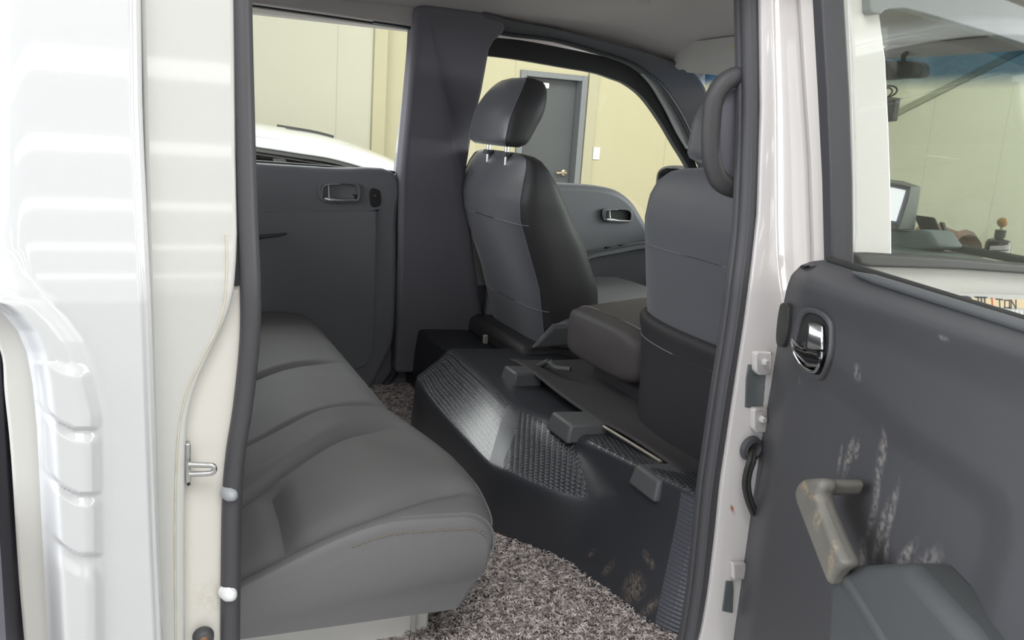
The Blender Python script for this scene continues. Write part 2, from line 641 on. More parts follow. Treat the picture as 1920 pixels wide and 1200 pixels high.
rows_t = [car_sec(x, z) for x, z in top if -1.75 < x < 1.95]
nk = 13
v = [p for r in rows_t for p in r]
f = [(i * nk + k, i * nk + k + 1, (i + 1) * nk + k + 1, (i + 1) * nk + k) for i in range(len(rows_t) - 1) for k in range(nk - 1)]
obj('roof_panel', v, f, PAINT, car, solid=0.03, soff=-1)
edge = [(x, z) for x, z in top if -1.75 < x < 1.95]
for y, s in ((5.10, 1), (6.40, -1)):
    a = [Vector((x, y, z - 0.055)) for x, z in edge]
    b = [Vector((x, y - 0.02 * s, z - 0.125)) for x, z in edge]
    G().band(a, b, (0, 0.05 * s, 0)).out('roof_rail_panel', PAINT, car, bevel=0.012)
    a2 = [p + Vector((0, 0.012 * s, 0.0)) for p in b]
    b2 = [p + Vector((0, -0.03 * s, -0.045)) for p in a2]
    G().band(a2, b2, (0, 0.03 * s, 0)).out('window_seal', BLACK, car)
    # pillars of the greenhouse
    for x0, x1 in ((-0.75, -0.60), (0.92, 1.02)):
        zt = interp([(q[0], q[1]) for q in top], x0) - 0.16
        G().prism([(x0, y - 0.03 * s, zt), (x0 + 0.09, y - 0.03 * s, zt), (x1 + 0.09, y - 0.10 * s, 0.93), (x1, y - 0.10 * s, 0.93)], (0, 0.04 * s, 0)).out('pillar', BLACK, car, bevel=0.01)
    pane = [Vector((x, y - 0.035 * s, z - 0.15)) for x, z in edge if z > 1.10] + [Vector((2.0, y - 0.11 * s, 0.94)), Vector((-1.9, y - 0.11 * s, 0.94))]
    G().prism(pane, (0, 0.006 * s, 0)).out('side_window', TINT, car, smooth=False)
body = [(-2.55, 0.30), (-2.6, 0.60), (-2.5, 0.86), (-2.2, 0.95), (1.9, 0.95), (2.45, 0.90), (2.9, 0.80), (3.0, 0.55), (2.95, 0.30)]
body = sp2(body, 4)
G().prism([(x, 4.95, z) for x, z in body] + [], (0, 1.6, 0)).out('body', PAINT, car, bevel=0.06)
CARGREY = material('dark_grey_seat_cloth', (0.05, 0.05, 0.055, 1), 0.8)
for x in (0.55, -0.45):
    for y in (5.40, 6.1):
        secs = []
        for z, w, tt in ((0.7, 0.22, 0.10), (1.02, 0.22, 0.08), (1.10, 0.12, 0.05), (1.13, 0.13, 0.06), (1.26, 0.12, 0.05), (1.29, 0.06, 0.02)):
            secs.append([Vector((x - (z - 0.7) * 0.2 + tt * cos(q * pi / 6), y + w * sin(q * pi / 6), z)) for q in range(12)])
        G().loft(secs).out('car_seat', CARGREY, car)
rl = [(x, z + 0.028) for x, z in top if 1.05 <= x <= 1.5]
G().tube([Vector((x, 5.55, z)) for x, z in rl], 0.016).out('roof_rail', BLACK, car)
G().tube([Vector((x, 5.95, z)) for x, z in rl], 0.016).out('roof_rail', BLACK, car)
TYRE = material('tyre', (0.02, 0.02, 0.02, 1), 0.8)
for x in (-1.6, 2.0):
    for y, s in ((4.98, 1), (6.52, -1)):
        w = G().lathe([(0.0, 0.0), (0.2, 0.0), (0.30, 0.0), (0.325, 0.03), (0.325, 0.17), (0.30, 0.2), (0, 0.2)], (x, y, 0.325), (0, s, 0)).out('wheel', TYRE, car)
        G().lathe([(0.0, -0.015), (0.06, -0.015), (0.19, -0.005), (0.2, 0.01), (0, 0.02)], (x, y, 0.325), (0, s, 0)).out('hub_cap', STEEL, w)

# ================================================================== TRUCK CAB
cab = empty('truck_cab', (0.5, 0.84, 0.62), 'white double-cab truck body around the open rear door, seen from its side', 'truck')

# -- rear quarter panel (outer skin beside the opening)
XR = [(-330, 248), (-40, 254), (0, 255), (200, 258), (300, 262), (600, 276), (1000, 290), (1200, 299), (1260, 302)]
XL = [(-330, -330), (500, -330), (545, -200), (560, -70), (572, -18), (590, 8), (620, 33), (660, 50), (720, 61), (800, 69), (1000, 79), (1200, 90), (1260, 93)]
RID = [(-40, -60), (380, 16), (470, 22), (520, 38), (560, 66), (600, 108), (640, 138), (700, 162), (780, 182), (1260, 190)]


def quarter_off(x, y):
    xl = interp(XL, y)
    dl = x - xl
    off = 0.0
    off += 0.030 * (1 - sm(0, 42, dl)) ** 1.5           # rolled rear edge
    off += 0.016 * sm(62, -90, x) ** 1.3 * sm(560, 480, y)
    rx = interp(RID, y)
    if y > 380:
        k = sm(380, 620, y)
        off -= 0.010 * k * sm(rx + 26, rx - 30, x)       # swage: lower rear zone stands proud
    if y > 680 and dl > 0:
        yy = y + 60 * max(0.0, 1 - dl / 75.0) ** 1.6     # three pillow ribs, each ending in a crisp line
        lx = sm(0, 30, dl) * sm(rx + 12, rx - 14, x)
        for y0, y1 in ((680, 806), (806, 927), (927, 1043), (1043, 1300)):
            if y0 <= yy < y1:
                t = (yy - y0) / (y1 - y0)
                off -= lx * 0.0085 * (sm(0, 0.22, t)) * (0.75 + 0.25 * t) * (1 - sm(0.955, 1.0, t))
    off += 0.006 * sm(14, 0, interp(XR, y) - x)
    return off


ys = [-40 + 1300 * j / 200 for j in range(201)]


def qfn(u, v):
    y = -330 + 1590 * v
    xl, xr = interp(XL, y), interp(XR, y)
    x = xl + (xr - xl) * (u ** 0.75)
    return skin(x, y, quarter_off(x, y))


g = G().grid(110, 390, qfn)
# return flange along the door cut
nu = 111
base = len(g.v)
ex = []
for j in range(391):
    y = -330 + 1590 * j / 390
    p = skin(interp(XR, y), y, 0.0)
    ex.append(p + V(0.004, 0.012, 0))
    ex.append(p + V(0.006, 0.05, 0))
g.v += ex
for j in range(390):
    a0, a1 = j * nu + 110, (j + 1) * nu + 110
    c0, c1 = base + 2 * j, base + 2 * (j + 1)
    g.f += [(a0, c0, c1, a1), (c0, c0 + 1, c1 + 1, c1)]
g.out('quarter_panel', PAINT, cab)
# inner flange behind the rolled edge
fl = []
a = [skin(x, y, 0.035) for x, y in sp2([(-90, 520), (0, 566), (40, 618), (66, 680), (84, 780), (97, 1000), (108, 1240)], 6)]
b = [skin(x, y, 0.05) for x, y in sp2([(-130, 560), (-40, 600), (0, 660), (8, 740), (20, 860), (34, 1080), (48, 1240)], 6)]
FLANGE = material('beige_flange_paint', (0.510, 0.501, 0.468, 1), 0.5, coat=0.3)
G().band(a, b, (0, 0.02, 0)).out('rear_flange', FLANGE, cab, bevel=0.004)

# -- door jamb: raised step and recessed face with the striker
UPR = [(-330, 436), (-40, 440), (300, 443), (440, 446), (490, 444), (540, 440), (570, 434), (600, 424), (628, 411), (655, 398), (684, 384), (712, 372), (738, 363), (764, 356), (795, 351), (830, 349), (900, 348), (1000, 347), (1240, 347)]
UPL = [(-330, 256), (-40, 262), (1240, 296)]
ry = [-330 + 10 * k for k in range(158)]
G().band([skin(interp(UPL, y), y, 0.042) for y in ry], [skin(interp(UPR, y), y, 0.042) for y in ry], (0, 0.02, 0)).out('door_jamb', JAMB, cab, bevel=0.006)
RUSTJ = material('jamb_paint_with_grime', (0.66, 0.64, 0.58, 1), 0.45, coat=0.3, var=(4, 0.05))
add_marks(RUSTJ, S(150, 125, 95), [(skin(352, 905, 0.055), (0.006, 0.03, 0.025), (0, 0, 0)), (skin(395, 1120, 0.055), (0.03, 0.03, 0.03), (0, 0, 0))], 0.2, 200)
lo = [(330, 560), (468, 540), (466, 640), (454, 760), (440, 850), (433, 940), (430, 1100), (429, 1240), (330, 1240)]
G().prism([skin(x, y, 0.057) for x, y in lo], (0, 0.02, 0)).out('recessed_jamb', RUSTJ, cab)
# a sealed seam line along the step
DIRT = material('yellowed_sealer', (0.55, 0.52, 0.42, 1), 0.6, var=(60, 0.25))
pa = [skin(x, y, 0.0415) for x, y in sp2([(330, 1240), (328, 1000), (331, 860), (338, 790), (352, 730), (378, 672), (404, 622), (420, 570), (425, 500), (424, 440)], 6)]
G().tube(pa, 0.0012, 6).out('seam_sealer', DIRT, cab)
pa = [skin(x, y, 0.05) for x, y in sp2([(286, 40), (288, 200), (291, 400), (296, 700), (306, 1000), (318, 1240)], 6)]
G().tube(pa, 0.003, 6).out('seam_sealer', JAMB, cab)
# striker
sa = skin(351, 875, 0.05)
g = G().obox(skin(352, 866, 0.048), (0.003, 0, 0), (0, 0.006, 0), (0.0, 0, 0.024))
st = g.out('striker_plate', STEEL, cab, bevel=0.002)
q = [skin(354, 871, 0.036), skin(385, 872, 0.030), skin(398, 873, 0.027), skin(402, 880, 0.026), skin(398, 886, 0.026), skin(385, 888, 0.028), skin(356, 889, 0.034)]
G().tube(spline(q, 5), 0.0032, 10).out('striker_loop', STEEL, st)
G().obox(skin(353, 893, 0.048), (0.002, 0, 0), (0, 0.006, 0), (0.0, 0, 0.010)).out('striker_bolt', BLACK, st, bevel=0.002)
# rubber stop with a screw
c = skin(381, 1192, 0.05)
pl = G().lathe([(0.0, 0.012), (0.008, 0.012), (0.0115, 0.008), (0.0125, 0.0), (0, 0)], c, (0, -1, 0)).out('rubber_stop', RUBBER, cab)
G().lathe([(0.0, 0.0165), (0.0045, 0.0155), (0.006, 0.012), (0, 0.012)], c, (0, -1, 0)).out('screw', material('rusty_screw', (0.30, 0.17, 0.11, 1), 0.5, metal=0.5), pl)

# -- rubber seal on the near rear edge of the opening
pth = [(447, -330), (450, -60), (451, 0), (456, 200), (462, 400), (468, 540), (467, 640), (455, 760), (441, 850), (434, 940), (431, 1100), (430, 1260)]
pts = [skin(x, y, 0.052) for x, y in sp2(pth, 6)]
g = G().tube(pts, 0.0108, 12, rb=0.013)
g.tube([p + V(0.006, 0.012, 0) for p in pts], 0.008, 8)
g.out('door_seal', RUBBER, cab)
for (x, y, r) in ((430, 924, 0.0085), (428, 1110, 0.0095)):
    c = skin(x - 2, y, 0.046)
    G().lathe([(0, 0.016), (r * 0.6, 0.014), (r, 0.006), (r, -0.004), (0, -0.004)], c, (0.35, -1, 0.0), 16).out('trim_clip', WHITEPL if y > 1000 else material('pale_translucent_plastic', (0.33, 0.34, 0.36, 1), 0.4), cab)

# -- near B-pillar: stepped white column with hinges
C0 = [(-40, 1420), (0, 1421), (200, 1424), (400, 1418), (500, 1407), (600, 1394), (700, 1379), (800, 1364), (900, 1349), (1000, 1339), (1100, 1327), (1180, 1313), (1240, 1296)]
SP = [(-40, 1449), (0, 1450), (200, 1456), (420, 1457), (480, 1459), (530, 1464), (570, 1470), (620, 1490), (1240, 1480)]
S2 = [(-40, 1496), (0, 1498), (150, 1508), (300, 1518), (480, 1524), (1240, 1524)]


def pillar_fn(u, v):
    y = -250 + 1490 * v
    c0, sp, s2 = interp(C0, y), interp(SP, y), interp(S2, y)
    cols = [(c0 - 6, 0.060), (c0, 0.046), (c0 + 4, 0.040), (c0 + 9, 0.037), (sp - 6, 0.030), (sp - 2, 0.0295), (sp, 0.034), (sp + 3, 0.0375),
            ((sp + s2) / 2, 0.037), (s2 - 3, 0.036), (s2, 0.031), (s2 + 3, 0.028), (1534, 0.028), (1552, 0.03)]
    i = min(int(u * 13 + 0.5), 13)
    x, o = cols[i]
    return skin(x, y, o)


PILM = PILLAR
add_marks(PILM, S(150, 85, 45), [(skin(1436, 662, 0.035), (0.016, 0.02, 0.0035), (0, 0.15, 0)), (skin(1374, 955, 0.035), (0.004, 0.02, 0.014), (0, -0.5, 0)), (skin(1379, 1062, 0.035), (0.0035, 0.02, 0.012), (0, -0.6, 0)), (skin(1418, 765, 0.035), (0.014, 0.02, 0.005), (0, 0, 0))], 1.0, 90)
G().grid(13, 80, pillar_fn).out('pillar', PILM, cab, solid=0.004, soff=1)
# hinge windows (dark slots) and hinge leaves
SLOT = material('slot_grey', (0.10, 0.11, 0.11, 1), 0.6, var=(30, 0.3))
for nm, pl_ in (('u', [(1404, 684), (1438, 686), (1434, 770), (1398, 764), (1400, 712)]), ('l', [(1362, 1090), (1374, 1090), (1376, 1104), (1374, 1150), (1355, 1146)])):
    G().prism([skin(x, y, 0.0335) for x, y in pl_], (0, 0.004, 0)).out('hinge_slot', SLOT, cab, bevel=0.001)
for (x0, y0, x1, y1) in ((1418, 660, 1446, 704), (1414, 766, 1440, 812)):
    pl_ = [(x0, y0 + 4), (x0 + 4, y0), (x1, y0), (x1, y1), (x0 + 6, y1), (x0, y1 - 8)]
    h = G().prism([skin(x, y, 0.022) for x, y in pl_], (0, 0.012, 0)).out('hinge', PILLAR, cab, bevel=0.003)
    G().lathe([(0, 0.008), (0.004, 0.008), (0.0055, 0.004), (0.0055, 0), (0, 0)], skin((x0 + x1) / 2 + 1, (y0 + y1) / 2 - 4, 0.022), (0, -1, 0), 6).out('hinge_bolt', PILLAR, h)
G().prism([skin(x, y, 0.024) for x, y in ((1374, 1056), (1400, 1056), (1400, 1088), (1376, 1088))], (0, 0.010, 0)).out('hinge', PILLAR, cab, bevel=0.003)
# cable grommet and check strap
c = skin(1407, 840, 0.030)
gr = G().lathe([(0, 0.004), (0.008, 0.003), (0.012, 0.010), (0.018, 0.008), (0.0195, 0.0), (0, 0)], c, (0, -1, 0.0), 20).out('cable_grommet', RUBBER, cab)
g = G()
for dx in (0, 7):
    g.tube(spline([c + V(0.0, -0.004, 0), skin(1406 + dx, 862, 0.01), skin(1399 + dx, 885, 0.012), skin(1396 + dx, 910, 0.014), skin(1402 + dx, 940, 0.015), skin(1412 + dx, 965, 0.014)], 5), 0.004, 8)
g.out('door_cable', BLACK, gr)

# -- near front edge of the opening: bulb seal and its lip
pth = [(1398, -250), (1404, -60), (1404, 0), (1407, 200), (1401, 400), (1389, 520), (1376, 620), (1360, 720), (1345, 820), (1331, 920), (1321, 1020), (1311, 1110), (1296, 1200), (1282, 1260)]
pts = [skin(x, y, 0.056) for x, y in sp2(pth, 6)]
g = G().tube(pts, 0.0125, 12, rb=0.012)
g.tube([p + V(-0.005, 0.014, 0) for p in pts], 0.007, 8)
g.tube([p + V(-0.008, 0.018, 0) for p in pts], 0.0035, 8)
g.tube([p + V(-0.004, -0.010, 0) for p in pts], 0.0022, 6)
g.out('door_seal', RUBBER, cab)

# -- near B-pillar inner trim (mirrors the far one), behind the seal
BP = [(778, 14), (800, 6), (940, 27), (950, 42), (947, 60), (928, 76), (919, 92), (905, 170), (886, 250), (874, 330), (890, 480), (910, 620), (912, 700), (742, 700), (750, 480), (752, 330), (766, 180), (774, 90)]
bpts = [far(x, y, -0.02) for x, y in [BP[0]] + BP[1:]]
G().prism(bpts, (0, 0.07, 0)).out('pillar_trim', DARK, cab, bevel=0.012)
npts = [mirror(p) for p in bpts]
npts = [V(max(p.x, 0.885), p.y, p.z) for p in npts]
nn = []
for p in npts:
    if not nn or (p - nn[-1]).length > 1e-3:
        nn.append(p)
G().prism([V(0.885, 0.150, 1.74), V(1.02, 0.150, 1.74), V(0.97, 0.12, 1.34), V(1.0, 0.11, 0.95), V(0.885, 0.11, 0.95), V(0.885, 0.12, 1.34)], (0, 0.03, 0)).out('pillar_trim', DARK, cab, bevel=0.008)

# -- loop grab handles on both B-pillars
HG = [at(x, y, Y=0.12) for x, y in ((1420, 140), (1393, 141), (1362, 152), (1341, 180), (1334, 225), (1333, 280), (1338, 315), (1353, 343), (1390, 357), (1420, 362))]
HM = material('grab_handle_plastic', (0.055, 0.052, 0.055, 1), 0.55, bump=(700, 0.2))
sp = spline(HG, 5)
h = G().tube(sp, 0.0145, 12, rb=0.012).out('grab_handle', HM, cab)
G().prism([at(x, y, Y=0.127) for x, y in sp2([(1400, 160), (1370, 172), (1355, 200), (1350, 240), (1350, 290), (1360, 320), (1380, 334), (1420, 338), (1420, 160)], 3)], (0, 0.004, 0)).out('handle_backing', DARK, h, smooth=False)
G().tube([mirror(p) for p in sp], 0.0145, 12, rb=0.012).out('grab_handle', DARK, cab)

# -- far rear opening: header, bright body flange, weatherstrips
hd = [(380, -20), (465, 4), (775, 49), (782, 60), (800, 40), (800, 0), (380, -80)]
G().prism([far(x, y, 0.0) for x, y in ((300, -22), (465, 4), (620, 26), (774, 49), (790, 56), (808, 10), (620, -40), (300, -110))], (0, 0.08, 0)).out('header_trim', HEAD, cab, bevel=0.006)
G().band([far(x, y, 0.04) for x, y in ((300, -20), (465, 6), (620, 28), (770, 50))], [far(x, y, 0.04) for x, y in ((300, -15), (465, 11), (620, 33), (770, 55))], (0, 0.03, 0)).out('window_run', BLACK, cab)
a = [far(x, y, 0.035) for x, y in ((777, 50), (770, 130), (760, 220), (750, 300), (746, 345))]
G().band(a, [p + V(0, 0.06, 0) for p in a], (0.012, 0, 0)).out('door_aperture_flange', PAINT, cab, bevel=0.002)
pa = [far(x, y, 0.02) for x, y in sp2([(700, 36), (760, 46), (778, 52), (788, 66), (786, 100), (778, 170), (766, 250), (754, 320), (750, 400), (748, 520), (748, 620), (742, 690), (722, 722), (690, 750)], 6)]
G().tube(pa, 0.0115, 10).out('door_seal', GLOSSRUB, cab)
pa = [far(x, y, 0.05) for x, y in sp2([(783, 64), (777, 130), (768, 220), (757, 300), (750, 350)], 6)]
G().tube(pa, 0.006, 8).out('window_run', GLOSSRUB, cab)

# -- far front opening: bright flange sliver along the A-pillar and the dark inner pillar
a = [far(x, y, 0.02) for x, y in sp2([(1205, 137), (1232, 158), (1262, 202), (1284, 244), (1297, 272)], 5)]
b = [far(x, y, 0.02) for x, y in sp2([(1206, 139), (1226, 162), (1252, 206), (1273, 248), (1292, 280)], 5)]
G().band(a, b, (0, 0.02, 0)).out('door_aperture_flange', PAINT, cab, bevel=0.001)
a = [far(x, y, 0.0) for x, y in sp2([(905, 56), (960, 66), (1040, 76), (1120, 98), (1180, 118), (1212, 138), (1240, 162), (1270, 205), (1292, 248), (1304, 278), (1330, 330), (1370, 420)], 5)]
b = [far(x, y, -0.03) for x, y in sp2([(905, 20), (960, 36), (1040, 52), (1120, 72), (1200, 92), (1246, 108), (1290, 125), (1322, 160), (1336, 200), (1348, 250), (1362, 310), (1390, 400)], 5)]
AP = material('grey_pillar_cloth', (0.129, 0.125, 0.137, 1), 0.8, bump=(500, 0.2))
G().band(a, b, (0, 0.05, 0)).out('pillar_trim', AP, cab, bevel=0.01)
pa = [p + V(0, -0.004, 0) for p in a]
G().tube(pa, 0.006, 8).out('door_seal', RUBBER, cab)
G().band([mirror(p) for p in a[42:]], [mirror(p) for p in b[42:]], (0, -0.05, 0)).out('pillar_trim', HEAD, cab, bevel=0.01)

# -- headliner: flat in the middle, rolling down at both sides and towards the windshield
def headfn(u, v):
    x = -0.12 + 1.90 * u
    y = 0.055 + 1.57 * v
    e = min(y - 0.055, 1.625 - y)
    z = 1.845 - 0.10 * (1 - sm(0.0, 0.33, e)) ** 1.3
    z -= 0.085 * sm(1.30, 1.78, x) ** 1.2
    z += 0.004 * sin(x * 9) * sm(0, .3, e)
    return V(x, y, z)


G().grid(40, 40, headfn).out('headliner', HEAD, cab, solid=0.01, soff=1)
G().tube(spline([(1.16, 1.02, 1.826), (1.17, 1.00, 1.817), (1.19, 0.985, 1.818)], 4), 0.005, 8).out('headliner_hook', HEAD, cab)
# roof skin
def rooffn(u, v):
    x = -0.20 + 2.02 * u
    y = 0.03 + 1.62 * v
    e = min(y - 0.03, 1.65 - y)
    return V(x, y, 1.93 - 0.10 * (1 - sm(0.0, 0.25, e)) ** 2 - 0.14 * sm(1.45, 1.85, x))


G().grid(30, 30, rooffn).out('roof', PAINT, cab, solid=0.015, soff=1)
# sun visor (driver's side) hangs at the windshield header
vz = [(1240, 92), (1250, 84), (1300, 78), (1420, 70), (1420, 140), (1300, 137), (1287, 134), (1280, 130), (1268, 128)]
VISOR = material('visor_vinyl', (0.480, 0.462, 0.444, 1), 0.8, bump=(500, 0.15))
vis = G().prism([at(x, y, X=1.60) for x, y in sp2(vz, 3, True)], (0.022, 0, 0.004)).out('sun_visor', VISOR, cab, bevel=0.008)
G().prism([at(x, y, X=1.592) for x, y in ((1373, 88), (1400, 86), (1400, 99), (1384, 98))], (0.003, 0, 0)).out('warning_label', material('yellow_label', S(205, 170, 40), 0.6), vis, smooth=False)

# -- windshield, header and dash cowl
def wsfn(u, v):
    y = 0.08 + 1.52 * u
    bow = 0.09 * (1 - ((y - 0.84) / 0.76) ** 2)
    z = 1.22 + 0.52 * v
    return V(2.02 - 0.28 * v + bow - 0.05, y, z)


G().grid(24, 12, wsfn).out('windshield', WGLASS, cab, smooth=True)
pa = [wsfn(i / 24, 1.0) + V(-0.01, 0, 0.005) for i in range(25)]
G().tube(pa, 0.018, 8).out('windshield_header', HEAD, cab)
pa = [wsfn(i / 24, 0.092) + V(-0.02, 0, 0.0) for i in range(25)]
G().tube(pa, 0.011, 8).out('windshield_frit', BLACK, cab)
# inside mirror and the toll unit with its cable
mr_ = [at(x, y, X=1.68) for x, y in sp2([(1640, 116), (1690, 114), (1718, 116), (1727, 124), (1727, 138), (1718, 145), (1690, 146), (1640, 147)], 3, True)]
mm = G().prism(mr_, (0.03, 0, 0)).out('inside_mirror', BLACK, cab, bevel=0.006)
G().tube([at(1694, 117, X=1.69), at(1694, 104, X=1.72), at(1700, 100, X=1.74)], 0.006, 8).out('mirror_stem', BLACK, mm)
tg = G().prism([at(x, y, X=1.72) for x, y in ((1655, 184), (1678, 185), (1672, 226), (1655, 228))], (0.02, 0, 0)).out('toll_unit', BLACK, cab, bevel=0.003)
g = G().tube(spline([at(x, y, X=1.72) for x, y in ((1664, 184), (1678, 176), (1682, 168), (1676, 162), (1664, 161))], 5), 0.0022, 8)
g.tube(spline([at(x, y, X=1.715) for x, y in ((1664, 183), (1673, 172), (1668, 165), (1658, 166))], 5), 0.0020, 8)
g.out('unit_cable', BLACK, tg)
G().prism([at(x, y, X=1.715) for x, y in ((1660, 182), (1682, 183), (1686, 185), (1660, 187))], (0.012, 0, 0)).out('unit_rim', STEEL, tg)

# -- cab floor, seat box, side walls below the sills
FLR = material('cab_floor_paint', (0.25, 0.25, 0.25, 1), 0.7)
G().box((-0.15, 0.06, 0.62), (1.9, 1.62, 0.685)).out('floor_pan', FLR, cab, smooth=False)
sb = G().box((0.0, 0.255, 0.685), (0.44, 1.52, 0.775)).out('seat_box', material('white_seat_box', (0.72, 0.72, 0.69, 1), 0.5), cab, bevel=0.006)
pp = at(662, 1196, Y=0.25)
G().prism([V(pp.x - 0.004, 0.252, 0.75), V(pp.x + 0.006, 0.252, 0.75), V(pp.x + 0.004, 0.252, 0.775), V(pp.x - 0.002, 0.252, 0.775)], (0, 0.004, 0)).out('slot', BLACK, sb, smooth=False)
pp = at(775, 1180, Y=0.25)
G().box((pp.x - 0.004, 0.248, 0.69), (pp.x + 0.004, 0.256, 0.772)).out('weld_rib', JAMB, sb, bevel=0.002)
G().box((0.05, 0.02, 0.62), (0.80, 0.10, 0.69)).out('sill', PAINT, cab, bevel=0.015)
G().box((-0.15, 1.60, 0.62), (1.9, 1.68, 1.0)).out('far_side_panel', DARK, cab, smooth=False)
rw = G().ring([V(-0.17, 0.09, 0.65), V(-0.17, 1.62, 0.65), V(-0.17, 1.62, 1.85), V(-0.17, 0.09, 1.85)], [V(-0.17, 0.28, 1.26), V(-0.17, 1.40, 1.26), V(-0.17, 1.36, 1.70), V(-0.17, 0.32, 1.70)], (0.04, 0, 0)).out('rear_wall', DARK, cab, smooth=False)
G().prism([V(-0.155, 0.27, 1.25), V(-0.155, 1.41, 1.25), V(-0.155, 1.37, 1.71), V(-0.155, 0.31, 1.71)], (0.004, 0, 0)).out('rear_window_glass', GLASS, rw, smooth=False)

# ================================================================== CARPET
CARP = bpy.data.materials.new('loop_carpet')
CARP.use_nodes = True
nt = CARP.node_tree
b_ = nt.nodes['Principled BSDF']
b_.inputs['Roughness'].default_value = 0.9
tc = nt.nodes.new('ShaderNodeTexCoord')
nz = nt.nodes.new('ShaderNodeTexNoise')
nz.inputs['Scale'].default_value = 85
nz.inputs['Detail'].default_value = 3
rp = nt.nodes.new('ShaderNodeValToRGB')
rp.color_ramp.elements[0].position = 0.33
rp.color_ramp.elements[0].color = S(104, 97, 96)
rp.color_ramp.elements[1].position = 0.68
rp.color_ramp.elements[1].color = S(236, 226, 220)
e_ = rp.color_ramp.elements.new(0.5)
e_.color = S(178, 168, 165)
nt.links.new(tc.outputs['Object'], nz.inputs['Vector'])
nt.links.new(nz.outputs['Fac'], rp.inputs['Fac'])
nt.links.new(rp.outputs['Color'], b_.inputs['Base Color'])
cp = empty('floor_mat', (0.6, 0.4, 0.686), 'grey-brown coil loop floor mat in the rear footwell', 'floor mat')
G().box((0.30, 0.10, 0.686), (0.86, 1.58, 0.697)).out('mat_backing', CARP, cp, smooth=False)
g = G()
for i in range(15000):
    x, y = random.uniform(0.40, 0.845), random.uniform(0.10, 0.80) if i % 6 else random.uniform(0.1, 1.55)
    if y < 0.13 and x > 0.83:
        continue
    r = random.uniform(0.0035, 0.006)
    th = random.uniform(0, 2 * pi)
    tl = random.uniform(-0.7, 0.7)
    ex_, ey_ = V(cos(th), sin(th), 0), V(-sin(th) * sin(tl), cos(th) * sin(tl), cos(tl))
    c = V(x, y, 0.6985 + random.uniform(0, 0.003))
    a0 = random.uniform(-0.5, 0.5)
    pts = [c + ex_ * (r * cos(a0 + q * pi / 4)) + ey_ * (r * 0.9 * sin(a0 + q * pi / 4)) for q in range(5)]
    w = V(-sin(th), cos(th), 0.4) * 0.0011
    v = []
    for p in pts:
        v += [p + w, p - w + V(0, 0, 0.0004), p + V(0, 0, -0.0012)]
    f = []
    for q in range(4):
        for k in range(3):
            l = (k + 1) % 3
            f.append((q * 3 + k, q * 3 + l, q * 3 + 3 + l, q * 3 + 3 + k))
    g.add(v, f)
me = bpy.data.meshes.new('pile')
me.from_pydata([tuple(p) for p in g.v], [], g.f)
me.materials.append(CARP)
for p in me.polygons:
    p.use_smooth = True
o = bpy.data.objects.new('pile', me)
COL.objects.link(o)
put(o, cp)
o['kind'] = 'stuff'

# ================================================================== REAR BENCH
bn = empty('rear_bench_seat', (0.3, 0.82, 0.775), 'long grey leather rear bench with worn three-place cushion', 'seat')
Y0, Y1 = 0.165, 1.50


def bench_prof(y):
    """profile points (x, z) from rear bottom over the top to front bottom"""
    t = (y - Y0) / (Y1 - Y0)
    fx = interp([(0, 0.515), (0.15, 0.525), (0.4, 0.492), (1.0, 0.50)], t)
    pts = [(-0.08, 0.80), (-0.08, 0.87)]
    n = 44
    for i in range(n + 1):
        s = i / n
        x = -0.08 + (fx - 0.058 + 0.08) * s
        z = 0.864 + (0.092 + 0.012 * sm(0.4, 0.1, t)) * sm(0.0, 0.36, x) - 0.008 * sm(0.36, 0.5, x)
        pts.append((x, z))
    xe, ze = pts[-1]
    for i in range(1, 9):
        a = i / 8 * pi * 0.5
        pts.append((xe + 0.058 * sin(a), ze - 0.052 * (1 - cos(a))))
    for i in range(1, 9):
        s = i / 8
        pts.append((fx - 0.006 * s - 0.04 * s * s, ze - 0.052 - (ze - 0.052 - 0.785) * s))
    return pts


def gauss(d, w):
    return exp(-(d / w) ** 2)


def bench_h(x, y):
    """surface relief of the cushion top"""
    k = sm(0.60, 0.40, x)
    h = 0.0
    # channels across the cushion, meeting the front edge
    g1 = 0.915 + 0.05 * sm(0.2, 0.45, x)
    g2 = 0.560 + 0.095 * sm(0.17, 0.46, x)
    g3 = 0.362 + 0.150 * sm(0.13, 0.47, x)
    h -= 0.028 * gauss(y - g1, 0.013) * k * sm(0.50, 0.30, x)
    h -= 0.015 * sm(0, 0.05, y - g1) * sm(0.10, 0.05, y - g1) * 0
    h -= 0.028 * gauss(y - g2, 0.011) * k * sm(0.52, 0.35, x)
    h -= 0.030 * gauss(y - g3, 0.010) * k * sm(0.50, 0.36, x)
    # middle place stands a little proud between the channels
    m = sm(g3, g3 + 0.045, y) * sm(g2, g2 - 0.035, y)
    h += 0.014 * m * sm(0.50, 0.30, x)
    # pad insets: cross seam on each outer place
    for ya, yb in ((0.185, 0.36), (1.02, 1.35)):
        inn = sm(ya, ya + 0.03, y) * sm(yb + 0.01, yb - 0.02, y)
        h -= 0.016 * gauss(x - 0.205 - 0.02 * (y - ya), 0.013) * inn
        h -= 0.006 * sm(0.215, 0.195, x) * inn
    # near side bolster
    h -= 0.014 * gauss(y - (0.195 + 0.035 * sm(0.30, 0.46, x)), 0.014) * sm(0.53, 0.44, x)
    h += 0.004 * noise.noise(V(x * 9, y * 9, 2.0))
    return h


